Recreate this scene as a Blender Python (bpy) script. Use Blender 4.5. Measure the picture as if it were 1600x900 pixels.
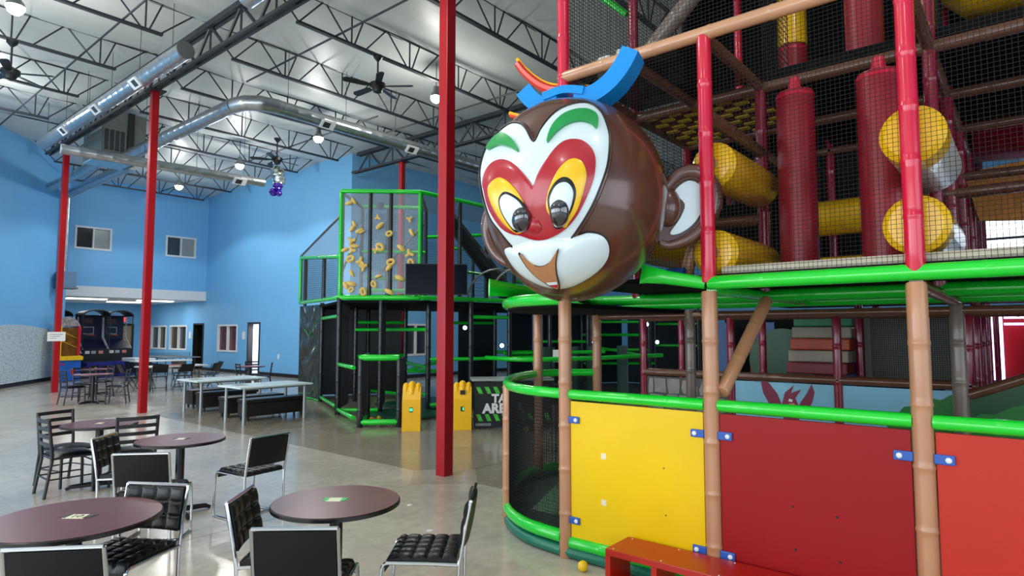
import bpy, bmesh, math, random
from mathutils import Vector, Matrix
R = math.radians
random.seed(7)
for o in list(bpy.data.objects): bpy.data.objects.remove(o, do_unlink=True)
S = bpy.context.scene
COL = S.collection

# ---------------------------------------------------------------- camera
# world axes: +Y runs along the front of the playground (away to the left), +X away to the right, camera above the origin
cam = bpy.data.cameras.new('camera'); cam.sensor_width = 36; cam.lens = 975 / 1600 * 36; cam.clip_end = 200
camo = bpy.data.objects.new('camera', cam); COL.objects.link(camo)
camo.location = (0, 0, 1.85); camo.rotation_euler = (R(94.0), 0, R(-50.3)); S.camera = camo

# ---------------------------------------------------------------- world, daylight, exposure
W = bpy.data.worlds.new('sky'); S.world = W; W.use_nodes = True
W.node_tree.nodes['Background'].inputs[0].default_value = (.80, .90, 1, 1)
W.node_tree.nodes['Background'].inputs[1].default_value = 3.0
S.view_settings.view_transform = 'Standard'; S.view_settings.look = 'None'
S.view_settings.gamma = 1; S.view_settings.use_curve_mapping = False
S.view_settings.exposure = -0.2

def area(name, loc, rot, sx, sy, power, col=(1, 1, 1)):
    l = bpy.data.lights.new(name, 'AREA'); l.shape = 'RECTANGLE'; l.size = sx; l.size_y = sy; l.energy = power; l.color = col
    o = bpy.data.objects.new(name, l); COL.objects.link(o); o.location = loc; o.rotation_euler = rot; return o
# daylight coming through the storefront glazing on the unseen side of the hall
for i, (y, s) in enumerate(((-4.5, 5), (2, 5), (8.5, 5), (15, 5))):
    area('window_daylight', (-7.7, y, 2.9), (0, R(-90), 0), 4.4, s, (110, 190, 330, 380)[i], (.93, .97, 1))
for i, (x, s) in enumerate(((-3, 5), (4, 5))):
    area('window_daylight', (x, -7.7, 2.9), (R(90), 0, 0), s, 4.4, 45, (.93, .97, 1))

# ---------------------------------------------------------------- materials
def lin(c):
    c = c / 255
    return c / 12.92 if c <= .04045 else ((c + .055) / 1.055) ** 2.4
MATS = {}
def mat(name, rgb, rough=.5, metal=0, var=.06, scale=6, bump=0, bscale=40, coat=0, spec=.5, emit=0, stretch=None, trans=0):
    if name in MATS: return MATS[name]
    m = bpy.data.materials.new(name); m.use_nodes = True; MATS[name] = m
    nt = m.node_tree; N = nt.nodes; L = nt.links; b = N['Principled BSDF']
    c = tuple(lin(v) for v in rgb)
    b.inputs['Roughness'].default_value = rough; b.inputs['Metallic'].default_value = metal
    b.inputs['Specular IOR Level'].default_value = spec
    if coat: b.inputs['Coat Weight'].default_value = coat; b.inputs['Coat Roughness'].default_value = .08
    if emit:
        b.inputs['Emission Color'].default_value = (*c, 1); b.inputs['Emission Strength'].default_value = emit
    tc = N.new('ShaderNodeTexCoord'); mp = N.new('ShaderNodeMapping'); L.new(tc.outputs['Object'], mp.inputs[0])
    if stretch: mp.inputs['Scale'].default_value = stretch
    nz = N.new('ShaderNodeTexNoise'); nz.inputs['Scale'].default_value = scale; nz.inputs['Detail'].default_value = 4
    L.new(mp.outputs[0], nz.inputs['Vector'])
    rp = N.new('ShaderNodeValToRGB'); rp.color_ramp.elements[0].position = .3; rp.color_ramp.elements[1].position = .7
    rp.color_ramp.elements[0].color = (*[v * (1 - var) for v in c], 1); rp.color_ramp.elements[1].color = (*[min(1, v * (1 + var)) for v in c], 1)
    L.new(nz.outputs['Fac'], rp.inputs[0]); L.new(rp.outputs[0], b.inputs['Base Color'])
    if bump:
        n2 = N.new('ShaderNodeTexNoise'); n2.inputs['Scale'].default_value = bscale; n2.inputs['Detail'].default_value = 3
        L.new(mp.outputs[0], n2.inputs['Vector'])
        bp = N.new('ShaderNodeBump'); bp.inputs['Strength'].default_value = bump; bp.inputs['Distance'].default_value = .02
        L.new(n2.outputs['Fac'], bp.inputs['Height']); L.new(bp.outputs[0], b.inputs['Normal'])
    return m
def clear(name, rgb, alpha, rough=.05):
    if name in MATS: return MATS[name]
    m = bpy.data.materials.new(name); m.use_nodes = True; MATS[name] = m
    nt = m.node_tree; N = nt.nodes; L = nt.links; b = N['Principled BSDF']
    b.inputs['Base Color'].default_value = (*[lin(v) for v in rgb], 1); b.inputs['Roughness'].default_value = rough
    t = N.new('ShaderNodeBsdfTransparent'); mx = N.new('ShaderNodeMixShader'); mx.inputs[0].default_value = alpha
    L.new(t.outputs[0], mx.inputs[1]); L.new(b.outputs[0], mx.inputs[2]); L.new(mx.outputs[0], N['Material Output'].inputs[0])
    return m
def speckle(name, c0, c1, scale, rough=.9):
    m = mat(name, c0, rough); nt = m.node_tree; N = nt.nodes; L = nt.links
    nz = [n for n in N if n.type == 'TEX_NOISE'][0]; nz.inputs['Scale'].default_value = scale; nz.inputs['Detail'].default_value = 2
    rp = [n for n in N if n.type == 'VALTORGB'][0]
    rp.color_ramp.elements[0].position = .38; rp.color_ramp.elements[1].position = .47
    rp.color_ramp.elements[0].color = (*[lin(v) for v in c1], 1); rp.color_ramp.elements[1].color = (*[lin(v) for v in c0], 1)
    return m

def concrete(name, rgb):
    m = mat(name, rgb, .16, 0, .14, .9, spec=.55); nt = m.node_tree; N = nt.nodes; L = nt.links; b = N['Principled BSDF']
    tc = [n for n in N if n.type == 'TEX_COORD'][0]
    rp = [n for n in N if n.type == 'VALTORGB'][0]
    nz = [n for n in N if n.type == 'TEX_NOISE'][0]; nz.inputs['Detail'].default_value = 9; nz.inputs['Roughness'].default_value = .65; nz.inputs['Distortion'].default_value = .8
    v = N.new('ShaderNodeTexNoise'); v.inputs['Scale'].default_value = 9; v.inputs['Detail'].default_value = 6; L.new(tc.outputs['Object'], v.inputs['Vector'])
    mx = N.new('ShaderNodeMixRGB'); mx.blend_type = 'OVERLAY'; mx.inputs[0].default_value = .25
    L.new(rp.outputs[0], mx.inputs[1]); L.new(v.outputs['Fac'], mx.inputs[2]); L.new(mx.outputs[0], b.inputs['Base Color'])
    r2 = N.new('ShaderNodeMapRange'); r2.inputs['To Min'].default_value = .10; r2.inputs['To Max'].default_value = .24
    L.new(nz.outputs['Fac'], r2.inputs['Value']); L.new(r2.outputs[0], b.inputs['Roughness'])
    return m

M_wall = mat('blue_wall_paint', (116, 184, 232), .55, var=.03, scale=.6, bump=.05, bscale=60)
M_white = mat('white_paint', (226, 228, 228), .5, var=.03)
M_black = mat('black_trim', (22, 22, 24), .45)
M_steel = mat('dark_joist_paint', (40, 44, 50), .5, var=.1)
M_galv = mat('galvanised_duct', (176, 182, 186), .28, .85, var=.12, scale=9, bump=.05, bscale=20)
M_duct2 = mat('galvanised_end', (130, 134, 132), .4, .7)
M_red = mat('red_column_paint', (160, 14, 25), .38, spec=.35, var=.05, scale=3)
M_green = mat('green_vinyl', (22, 205, 48), .22, var=.05, scale=3, bump=.06, bscale=14, coat=.4)
M_brown = mat('brown_vinyl', (180, 128, 92), .30, var=.06, scale=4, bump=.05, bscale=16, coat=.25)
M_bamboo = mat('tan_vinyl', (190, 140, 104), .28, var=.06, scale=4, bump=.05, bscale=16, coat=.3)
M_crim = mat('crimson_vinyl', (204, 20, 56), .24, var=.05, scale=3, bump=.05, bscale=14, coat=.4)
M_bag = mat('crimson_bag_vinyl', (144, 10, 34), .38, var=.12, scale=4, bump=.12, bscale=8)
M_net = mat('black_netting', (14, 14, 15), .7, var=0)
M_netg = mat('grey_netting', (44, 48, 50), .7, var=0)
M_pad = mat('black_vinyl', (24, 27, 30), .3, var=.1, bump=.08, bscale=10)
M_yelp = mat('yellow_plastic', (232, 190, 2), .35, spec=.35, var=.03, scale=2)
M_redp = mat('red_plastic', (146, 10, 17), .42, spec=.25, var=.04, scale=2)
M_orap = mat('orange_plastic', (188, 44, 28), .45, spec=.3, var=.03, scale=2, bump=.05, bscale=150)
M_yel = mat('yellow_vinyl', (246, 190, 16), .28, var=.05, coat=.3, bump=.06, bscale=10)
M_whv = mat('white_vinyl', (232, 228, 220), .3, var=.04, coat=.3)
M_blue = mat('blue_plastic', (28, 84, 170), .35)
M_bolt = mat('white_bolt', (220, 222, 222), .3)
M_chrome = mat('chrome_tube', (200, 203, 206), .12, 1, var=.03)
M_leath = mat('black_leather', (15, 16, 18), .34, spec=.35, var=.1, bump=.12, bscale=90)
M_frame = mat('black_metal_frame', (26, 28, 30), .38, var=.06)
M_top = mat('mahogany_laminate', (98, 40, 44), .3, var=.22, scale=5, stretch=(1, 9, 1))
M_edge = mat('black_table_edge', (20, 17, 18), .35)
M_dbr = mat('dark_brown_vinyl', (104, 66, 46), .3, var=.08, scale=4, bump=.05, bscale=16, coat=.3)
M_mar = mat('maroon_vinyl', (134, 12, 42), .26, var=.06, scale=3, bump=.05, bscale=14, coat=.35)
M_deck = mat('black_deck', (9, 10, 11), .8, spec=.15)

# ---------------------------------------------------------------- mesh helpers
OFF = {}; KIDS = {}
def link(o, parent):
    COL.objects.link(o)
    if parent is not None: o.parent = parent; OFF[o] = OFF.get(parent, Vector()); KIDS.setdefault(parent, []).append(o)
    return o
def tag(o, label=None, cat=None, group=None, kind=None):
    if label: o['label'] = label
    if cat: o['category'] = cat
    if group: o['group'] = group
    if kind: o['kind'] = kind
    return o
def thing(name, label, cat, loc=(0, 0, 0), group=None, rz=0):
    o = bpy.data.objects.new(name, None); COL.objects.link(o); o.location = loc; o.empty_display_size = .1
    OFF[o] = Vector(loc); o.rotation_euler.z = rz
    return tag(o, label, cat, group)
def copy_tree(o, parent=None):
    c = o.copy(); COL.objects.link(c); c.parent = parent
    for ch in KIDS.get(o, []): copy_tree(ch, c)
    return c
def crom(pts, per=6, closed=True):
    n = len(pts); out = []
    rng = range(n) if closed else range(n - 1)
    for i in rng:
        g = (lambda k: pts[k % n]) if closed else (lambda k: pts[min(max(k, 0), n - 1)])
        p0, p1, p2, p3 = (Vector(g(i - 1)), Vector(g(i)), Vector(g(i + 1)), Vector(g(i + 2)))
        for j in range(per):
            t = j / per
            out.append(.5 * ((2 * p1) + (p2 - p0) * t + (2 * p0 - 5 * p1 + 4 * p2 - p3) * t * t + (3 * p1 - p0 - 3 * p2 + p3) * t ** 3))
    if not closed: out.append(Vector(pts[-1]))
    return out
class MB:
    def __init__(s): s.v = []; s.f = []
    def quad(s, *p):
        k = len(s.v); s.v += [Vector(q) for q in p]; s.f.append(tuple(range(k, k + len(p)))); return s
    def box(s, a, b, M=None):
        k = len(s.v)
        P = [Vector((x, y, z)) for z in (a[2], b[2]) for y in (a[1], b[1]) for x in (a[0], b[0])]
        if M is not None: P = [M @ p for p in P]
        s.v += P
        s.f += [tuple(k + i for i in q) for q in ((0, 2, 3, 1), (4, 5, 7, 6), (0, 1, 5, 4), (2, 6, 7, 3), (0, 4, 6, 2), (1, 3, 7, 5))]
        return s
    def cbox(s, c, h, M=None):   # centre, half sizes
        return s.box((c[0] - h[0], c[1] - h[1], c[2] - h[2]), (c[0] + h[0], c[1] + h[1], c[2] + h[2]), M)
    def bevbox(s, a, b, w, M=None):
        # box with chamfered edges
        k = len(s.v); bm = bmesh.new(); bmesh.ops.create_cube(bm, size=1)
        for v in bm.verts: v.co = Vector([(a[i] + b[i]) / 2 + v.co[i] * (b[i] - a[i]) for i in range(3)])
        bmesh.ops.bevel(bm, geom=bm.edges[:], offset=w, segments=2, affect='EDGES', profile=.6)
        bm.verts.index_update()
        s.v += [(M @ v.co if M is not None else v.co.copy()) for v in bm.verts]
        s.f += [tuple(k + v.index for v in f.verts) for f in bm.faces]; bm.free(); return s
    def tube(s, path, r, n=10, closed=False, caps=True, flat=1, up=None):
        P = [Vector(p) for p in path]; m = len(P); k = len(s.v)
        rs = r if isinstance(r, (list, tuple)) else [r] * m
        nrm = None
        for i in range(m):
            if closed: t = P[(i + 1) % m] - P[i - 1]
            else: t = P[min(i + 1, m - 1)] - P[max(i - 1, 0)]
            t = t.normalized() if t.length > 1e-9 else Vector((0, 0, 1))
            if nrm is None:
                u0 = Vector(up) if up else (Vector((0, 0, 1)) if abs(t.z) < .9 else Vector((1, 0, 0)))
                nrm = (u0 - t * u0.dot(t)).normalized()
            else:
                nrm = nrm - t * nrm.dot(t); nrm = nrm.normalized() if nrm.length > 1e-6 else t.orthogonal().normalized()
            bn = t.cross(nrm)
            for j in range(n):
                a = 2 * math.pi * (j + .5) / n
                s.v.append(P[i] + (nrm * math.cos(a) * (flat[i] if isinstance(flat, list) else flat) + bn * math.sin(a)) * rs[i])
        for i in range(m if closed else m - 1):
            i2 = (i + 1) % m
            for j in range(n):
                j2 = (j + 1) % n
                s.f.append((k + i * n + j, k + i * n + j2, k + i2 * n + j2, k + i2 * n + j))
        if caps and not closed:
            s.f.append(tuple(k + j for j in range(n))[::-1]); s.f.append(tuple(k + (m - 1) * n + j for j in range(n)))
        return s
    def cyl(s, a, b, r, r2=None, n=12, caps=True): return s.tube([a, b], [r, r if r2 is None else r2], n, caps=caps)
    def lathe(s, prof, c=(0, 0, 0), n=20, M=None):
        k = len(s.v); c = Vector(c); m = len(prof)
        for r, z in prof:
            for j in range(n):
                a = 2 * math.pi * j / n; p = Vector((r * math.cos(a), r * math.sin(a), z))
                s.v.append(c + (M @ p if M is not None else p))
        for i in range(m - 1):
            for j in range(n):
                j2 = (j + 1) % n; s.f.append((k + i * n + j, k + i * n + j2, k + (i + 1) * n + j2, k + (i + 1) * n + j))
        s.f.append(tuple(k + j for j in range(n))[::-1]); s.f.append(tuple(k + (m - 1) * n + j for j in range(n)))
        return s
    def grid(s, fn, nu, nv):
        k = len(s.v)
        for i in range(nu + 1):
            for j in range(nv + 1): s.v.append(Vector(fn(i / nu, j / nv)))
        for i in range(nu):
            for j in range(nv):
                a = k + i * (nv + 1) + j; s.f.append((a, a + nv + 1, a + nv + 2, a + 1))
        return s
    def prism(s, poly, a, b, fn):   # outline extruded between a and b; fn(u, v, w) -> point
        k = len(s.v); n = len(poly)
        s.v += [Vector(fn(p[0], p[1], a)) for p in poly] + [Vector(fn(p[0], p[1], b)) for p in poly]
        s.f.append(tuple(k + i for i in range(n))[::-1]); s.f.append(tuple(k + n + i for i in range(n)))
        for i in range(n):
            j = (i + 1) % n; s.f.append((k + i, k + j, k + n + j, k + n + i))
        return s
    def net(s, o, u, v, lu, lv, sp=.05, r=.0022):   # straight strands in two directions
        o = Vector(o); u = Vector(u).normalized(); v = Vector(v).normalized()
        for i in range(int(lu / sp) + 1): s.tube([o + u * i * sp, o + u * i * sp + v * lv], r, 3, caps=False)
        for i in range(int(lv / sp) + 1): s.tube([o + v * i * sp, o + v * i * sp + u * lu], r, 3, caps=False)
        return s
    def mesh(s, name, m, smooth=False, off=None):
        me = bpy.data.meshes.new(name)
        vs = s.v if off is None else [p - off for p in s.v]
        me.from_pydata([tuple(p) for p in vs], [], s.f); me.materials.append(m)
        if smooth:
            me.polygons.foreach_set('use_smooth', [True] * len(me.polygons)); me.set_sharp_from_angle(angle=R(40))
        me.update(); return me
    def build(s, name, m, parent=None, smooth=False):
        off = OFF.get(parent) if parent is not None else None
        o = bpy.data.objects.new(name, s.mesh(name, m, smooth, off)); return link(o, parent)
def struct(o): return tag(o, kind='structure')
def padded(p0, p1, r, seg=.32, ridge=1.07, jitter=0, n=12):
    """a foam sleeve over a pipe: path and radii with a seam ridge every seg metres"""
    p0, p1 = Vector(p0), Vector(p1); L = (p1 - p0).length; k = max(1, round(L / seg)); path = []; rs = []
    path.append(p0); rs.append(r * .9); path.append(p0.lerp(p1, .015 / L)); rs.append(r)
    for i in range(1, k):
        t = i * L / k
        for d, q in ((-.045, 1.0), (-.016, 1.0), (-.006, ridge), (.006, ridge), (.016, 1.0), (.045, 1.0)):
            path.append(p0.lerp(p1, (t + d) / L)); rs.append(r * q)
    path.append(p0.lerp(p1, 1 - .015 / L)); rs.append(r); path.append(p1); rs.append(r * .9)
    return path, rs
def pad_tube(name, m, parent, p0, p1, r, seg=.32, ridge=1.07, n=12):
    pa, rs = padded(p0, p1, r, seg, ridge); return MB().tube(pa, rs, n).build(name, m, parent, True)
def curve_tube(name, m, parent, pts, r, per=8, closed=False, n=12):
    pa = crom(pts, per, closed); rs = [r * (1.05 if i % 5 == 0 else 1) for i in range(len(pa))]
    return MB().tube(pa, rs, n, closed).build(name, m, parent, True)
def text_mesh(txt, size, ext, name, m, parent, M, align='CENTER', shear=0, bold=0):
    c = bpy.data.curves.new(name, 'FONT'); c.body = txt; c.size = size; c.extrude = ext; c.align_x = align; c.align_y = 'CENTER'; c.shear = shear; c.offset = bold
    t = bpy.data.objects.new(name, c); COL.objects.link(t)
    dg = bpy.context.evaluated_depsgraph_get(); dg.update()
    me = bpy.data.meshes.new_from_object(t.evaluated_get(dg)); bpy.data.objects.remove(t); 
    off = OFF.get(parent, Vector())
    me.transform(Matrix.Translation(-off) @ M); me.materials.clear(); me.materials.append(m)
    o = bpy.data.objects.new(name, me); return link(o, parent)
ORD = ['first', 'second', 'third', 'fourth', 'fifth', 'sixth', 'seventh', 'eighth', 'ninth', 'tenth', 'eleventh', 'twelfth', 'thirteenth']
def frame45(origin, ang):   # local x along the wall direction ang, local y into the wall, z up
    return Matrix.Translation(Vector(origin)) @ Matrix.Rotation(ang, 4, 'Z')

# ================================================================ THE HALL
# ---- floor: polished concrete slabs parted by saw-cut joints on the column lines
C_light = concrete('polished_concrete_light', (186, 178, 164)); C_dark = concrete('polished_concrete_dark', (146, 137, 122)); C_mid = concrete('polished_concrete_mid', (170, 162, 148))
floor = struct(MB().box((-8, -8, -.30), (40, 40, -.02)).build('floor', mat('joint_filler', (96, 90, 82), .7)))
xs = [-8, 0.0, 5.7, 13.5, 24, 40]; ys = [-8, 5.86, 15.73, 23.05, 40]; g = .005
for i in range(5):
    for j in range(4):
        m = C_light if xs[i] < 5.6 else C_dark
        if xs[i] > 5.6 and ys[j] > 15: m = C_mid
        MB().box((xs[i] + g, ys[j] + g, -.03), (xs[i + 1] - g, ys[j + 1] - g, 0)).build('slab', m, floor)
for cy in (5.86, 15.73, 23.05):       # the diamond isolation joint poured around each column
    d = .58
    MB().prism([(5.7 - d, cy), (5.7, cy - d), (5.7 + d, cy), (5.7, cy + d)], -.02, .0015, lambda u, v, w: (u, v, w)).build('slab', C_mid, floor)
for (px_, py_) in ((4.55, 5.2), (4.62, 5.9), (4.1, 4.4)):
    MB().lathe([(.03, 0), (.028, .003)], (px_, py_, 0), 14).build('floor_plug', M_bolt, floor)

# ---- walls
def wallbox(name, a, b, m=M_wall): return struct(MB().box(a, b).build(name, m))
def wall_x(name, X, y0, y1, z1, holes, t=.2, m=M_wall, z0=0, side=1):
    """wall in the plane x = X (body on the +X side) with rectangular openings (y0, y1, z0, z1)"""
    mb = MB(); ysx = sorted({y0, y1, *[h[0] for h in holes], *[h[1] for h in holes]})
    for a, b in zip(ysx, ysx[1:]):
        zz = [z0]
        for h in sorted([h for h in holes if h[0] <= a and h[1] >= b], key=lambda h: h[2]): zz += [h[2], h[3]]
        zz.append(z1)
        for k in range(0, len(zz), 2):
            if zz[k + 1] - zz[k] > .001: mb.box((X, a, zz[k]), (X + t * side, b, zz[k + 1]))
    return struct(mb.build(name, m))
def wall_y(name, Y, x0, x1, z1, holes, t=.2, m=M_wall, z0=0, side=1):
    mb = MB(); q = sorted({x0, x1, *[h[0] for h in holes], *[h[1] for h in holes]})
    for a, b in zip(q, q[1:]):
        zz = [z0]
        for h in sorted([h for h in holes if h[0] <= a and h[1] >= b], key=lambda h: h[2]): zz += [h[2], h[3]]
        zz.append(z1)
        for k in range(0, len(zz), 2):
            if zz[k + 1] - zz[k] > .001: mb.box((a, Y, zz[k]), (b, Y + t * side, zz[k + 1]))
    return struct(mb.build(name, m))
ZC = 8.5
wr = wall_x('wall_right', 13.8, 19.2, 38.2, ZC + .3, [(27.56, 29.42, .94, 2.16), (25.61, 26.55, 0, 2.2), (32.77, 34.79, .93, 2.16), (35.25, 37.2, .93, 2.16), (30.95, 31.95, 0, 2.2)])
wall_y('wall_recess', 38, 6.8, 13.8, 3.6, [(12.02, 13.1, 0, 2.2)])
wall_y('wall_far', 30.81, 6.8, 13.8, ZC + .3, [(8.3, 9.65, 5.37, 6.32), (11.9, 13.24, 5.37, 6.32)], z0=3.78)
wall_y('wall_back', 19.2, 14.0, 36, ZC + .3, [(16.4, 17.65, .9, 2.15), (20.4, 21.6, .9, 2.15)])
wall_x('wall_east', 30, -8, 19.2, ZC + .3, [(-4.5, 1.3, 4.4, 6.4), (2.5, 6.5, 4.4, 6.4), (-3.5, .75, .6, 2.6)])
wall_y('wall_south', -8, -8, 30, ZC + .3, [(-6, 7, .6, 5.2)], side=-1)
wall_x('wall_storefront', -8, -8, 18, ZC + .3, [(-7.2, 17.6, .6, 5.2)], side=-1, m=M_white)
# angled wall beside the first column
A0 = Vector((-8, 18, 0)); A1 = Vector((1.9, 21.1, 0)); A2 = Vector((7.78, 29.7, 0))
def slab_between(name, a, b, z0, z1, t, m, parent=None):
    d = (b - a).normalized(); nrm = Vector((-d.y, d.x, 0)) * t
    return MB().prism([(a.x, a.y), (b.x, b.y), (b.x + nrm.x, b.y + nrm.y), (a.x + nrm.x, a.y + nrm.y)], z0, z1, lambda u, v, w: (u, v, w)).build(name, m, parent)
struct(slab_between('wall_left_end', A0, A1, 0, ZC + .3, .2, M_wall))
struct(slab_between('wall_left', A1, A2, 0, ZC + .3, .2, M_wall))
wallbox('wall_recess_side', (6.6, 28.9, 0), (6.8, 38.2, ZC + .3))
# quilted grey padding on the angled wall, arched along its top
dW = (A2 - A1).normalized(); nW = Vector((dW.y, -dW.x, 0)); LW = (A2 - A1).length
M_carp = speckle('speckled_wall_carpet', (196, 208, 212), (128, 146, 160), 26)
pan = thing('wall_padding', 'pale speckled carpet padding with arched top along the left blue wall', 'wall padding', tuple(A1))
def topz(t):
    s = t / LW
    return 1.72 + .36 * math.sin(math.pi * min(1, max(0, (s - .28) / .72)) ** .9)
for z0, z1, nm in ((.14, 1.32, 'pad'), (1.325, None, 'pad')):
    mb = MB()
    def fn(u, v, z0=z0, z1=z1):
        t = u * (LW - .05); zt = topz(t) if z1 is None else z1
        p = A1 + dW * t + nW * .035; return (p.x, p.y, z0 + (zt - z0) * v)
    mb.grid(fn, 30, 1); k = len(mb.v)
    mb.grid(lambda u, v: Vector(fn(u, v)) - nW * .035, 30, 1)
    mb.grid(lambda u, v: Vector(fn(u, 1)) - nW * .035 * v, 30, 1); mb.grid(lambda u, v: Vector(fn(u, 0)) - nW * .035 * v, 30, 1)
    mb.build(nm, M_carp, pan)
# baseboards
def base(name, a, b, nrm):
    a, b, nrm = Vector(a), Vector(b), Vector(nrm) * .02
    struct(MB().prism([(a.x, a.y), (b.x, b.y), (b.x + nrm.x, b.y + nrm.y), (a.x + nrm.x, a.y + nrm.y)], 0, .14, lambda u, v, w: (u, v, w)).build(name, M_black))
base('baseboard_left', A1, A2, nW)
for k, (y0, y1) in enumerate(((19.2, 25.55), (26.62, 30.88), (32.02, 38))): base('baseboard_right', (13.8, y0, 0), (13.8, y1, 0), (-1, 0, 0))
base('baseboard_back', (14, 19.2, 0), (30, 19.2, 0), (0, -1, 0)); base('baseboard_recess', (7.9, 38, 0), (12, 38, 0), (0, -1, 0))
# white soffit over the recess with its fluorescent panels
sof = struct(MB().box((6.8, 30.79, 3.34), (13.8, 38, 3.78)).build('ceiling_soffit', M_white))
M_tube = mat('fluorescent_panel', (255, 252, 240), .5, var=0, emit=5)
for x, y in ((8.6, 32.4), (11.4, 32.2), (10.9, 34.6)):
    o = MB().box((x, y, 3.30), (x + 1.5, y + .5, 3.339)).build('fluorescent_light', M_tube)
    tag(o, {8.6: 'white ceiling light panel in the soffit nearest the padded wall', 11.4: 'front right fluorescent panel under the white soffit', 10.9: 'rear fluorescent panel under the white soffit'}[x], 'ceiling light', 'soffit lights')
    area('soffit_light', (x + .75, y + .25, 3.28), (0, 0, 0), 1.4, .45, 45)
# windows and doors
M_glassd = mat('dark_window_glass', (52, 54, 56), .08, var=.15, scale=1.5, spec=.7)
M_glassl = mat('window_screen', (150, 156, 154), .25, var=.06, scale=2)
M_glassb = mat('reddish_room_glass', (92, 48, 46), .1, var=.5, scale=2.2)
def window_x(n, X, y0, y1, z0, z1, gl, gr):
    w = struct(MB().box((X + .09, y0, z0), (X + .11, (y0 + y1) / 2, z1)).build('window_%d' % n, gl))
    MB().box((X + .07, (y0 + y1) / 2, z0), (X + .088, y1, z1)).build('pane', gr, w)
    f = .06
    for a, b in (((y0 - .02, z0 - .02), (y0 + f, z1 + .02)), ((y1 - f, z0 - .02), (y1 + .02, z1 + .02)), ((y0 + f, z0 - .02), (y1 - f, z0 + f)), ((y0 + f, z1 - f), (y1 - f, z1 + .02)), (((y0 + y1) / 2 - .03, z0 + f), ((y0 + y1) / 2 + .03, z1 - f))):
        MB().box((X - .025, a[0], a[1]), (X + .09, b[0], b[1])).build('window_frame', M_white, w)
    return w
def window_y(n, Y, x0, x1, z0, z1, gl, gr):
    w = struct(MB().box((x0, Y + .09, z0), ((x0 + x1) / 2, Y + .11, z1)).build('window_%d' % n, gl))
    MB().box(((x0 + x1) / 2, Y + .07, z0), (x1, Y + .088, z1)).build('pane', gr, w)
    f = .06; xm = (x0 + x1) / 2
    for a, b in (((x0 - .02, z0 - .02), (x0 + f, z1 + .02)), ((x1 - f, z0 - .02), (x1 + .02, z1 + .02)), ((x0 + f, z0 - .02), (x1 - f, z0 + f)), ((x0 + f, z1 - f), (x1 - f, z1 + .02)), ((xm - .03, z0 + f), (xm + .03, z1 - f))):
        MB().box((a[0], Y - .025, a[1]), (b[0], Y + .09, b[1])).build('window_frame', M_white, w)
    return w
window_x(1, 13.8, 27.56, 29.42, .94, 2.16, M_glassb, M_glassb)
window_x(2, 13.8, 32.77, 34.79, .93, 2.16, M_glassd, M_glassd); window_x(3, 13.8, 35.25, 37.2, .93, 2.16, M_glassd, M_glassd)
window_y(4, 30.81, 8.3, 9.65, 5.37, 6.32, M_glassd, M_glassl); window_y(5, 30.81, 11.9, 13.24, 5.37, 6.32, M_glassd, M_glassl)
window_y(6, 19.2, 16.4, 17.65, .9, 2.15, M_glassd, M_glassd); window_y(7, 19.2, 20.4, 21.6, .9, 2.15, M_glassd, M_glassd)
# bright east windows: real openings to the sky with bars
for n, (y0, y1, z0, z1) in enumerate(((-4.5, 1.3, 4.4, 6.4), (2.5, 6.5, 4.4, 6.4), (-3.5, .75, .6, 2.6))):
    w = struct(MB().box((30.02, y0, z0), (30.1, y0 + .08, z1)).build('window_%d' % (8 + n), M_white))
    for k in range(1, 5): MB().box((30.02, y0 + (y1 - y0) * k / 4 - .04, z0), (30.1, y0 + (y1 - y0) * k / 4 + .04, z1)).build('mullion', M_steel, w)
    for k in range(3): MB().box((30.02, y0, z0 + (z1 - z0) * k / 2 - .04), (30.1, y1, z0 + (z1 - z0) * k / 2 + .04)).build('mullion', M_steel, w)
M_doorway = mat('dark_room_beyond', (24, 22, 22), .8)
def doorway(n, X, y0, y1, z1, inner):
    d = struct(MB().box((X + .25, y0 - .3, 0), (X + 1.6, y0 - .28, z1)).build('door_%d' % n, inner))
    MB().box((X + 1.6, y0 - .3, 0), (X + 1.62, y1 + .3, z1)).build('room_wall', inner, d)
    MB().box((X + .25, y1 + .28, 0), (X + 1.6, y1 + .3, z1)).build('room_wall', inner, d)
    MB().box((X + .2, y0 - .3, z1), (X + 1.62, y1 + .3, z1 + .02)).build('room_ceiling', inner, d)
    for a, b in (((y0 - .06, 0), (y0 + .02, z1 + .06)), ((y1 - .02, 0), (y1 + .06, z1 + .06)), ((y0 + .02, z1 - .02), (y1 - .02, z1 + .06))):
        MB().box((X - .03, a[0], a[1]), (X + .2, b[0], b[1])).build('door_frame', M_black, d)
    return d
d1 = doorway(1, 13.8, 30.95, 31.95, 2.2, M_doorway)
MB().box((13.82, 30.98, .01), (14.6, 31.03, 2.15)).build('door_leaf', mat('dark_wood_door', (70, 52, 40), .4), d1)
d2 = doorway(2, 13.8, 25.61, 26.55, 2.2, mat('white_room_wall', (225, 225, 235), .5))
MB().box((14.9, 25.5, 0), (15.2, 26.1, .75)).build('blue_bin', mat('blue_bin_plastic', (50, 60, 190), .4), d2)
area('office_light', (14.8, 26.1, 2.15), (0, 0, 0), .6, .6, 90)
d3 = struct(MB().box((12.02, 38.05, 0), (13.1, 38.1, 2.2)).build('door_3', mat('beige_door', (176, 158, 128), .45)))
for a, b in (((11.94, 0), (12.04, 2.28)), ((13.08, 0), (13.18, 2.28)), ((12.04, 2.18), (13.08, 2.28))):
    MB().box((a[0], 37.97, a[1]), (b[0], 38.05, b[1])).build('door_frame', M_black, d3)
MB().cyl((12.98, 38.04, 1.0), (12.98, 37.98, 1.0), .04).build('door_handle', M_chrome, d3)
ex = thing('exit_sign', 'small glowing red exit sign above the beige door', 'exit sign', (12.55, 37.9, 2.5))
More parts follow.
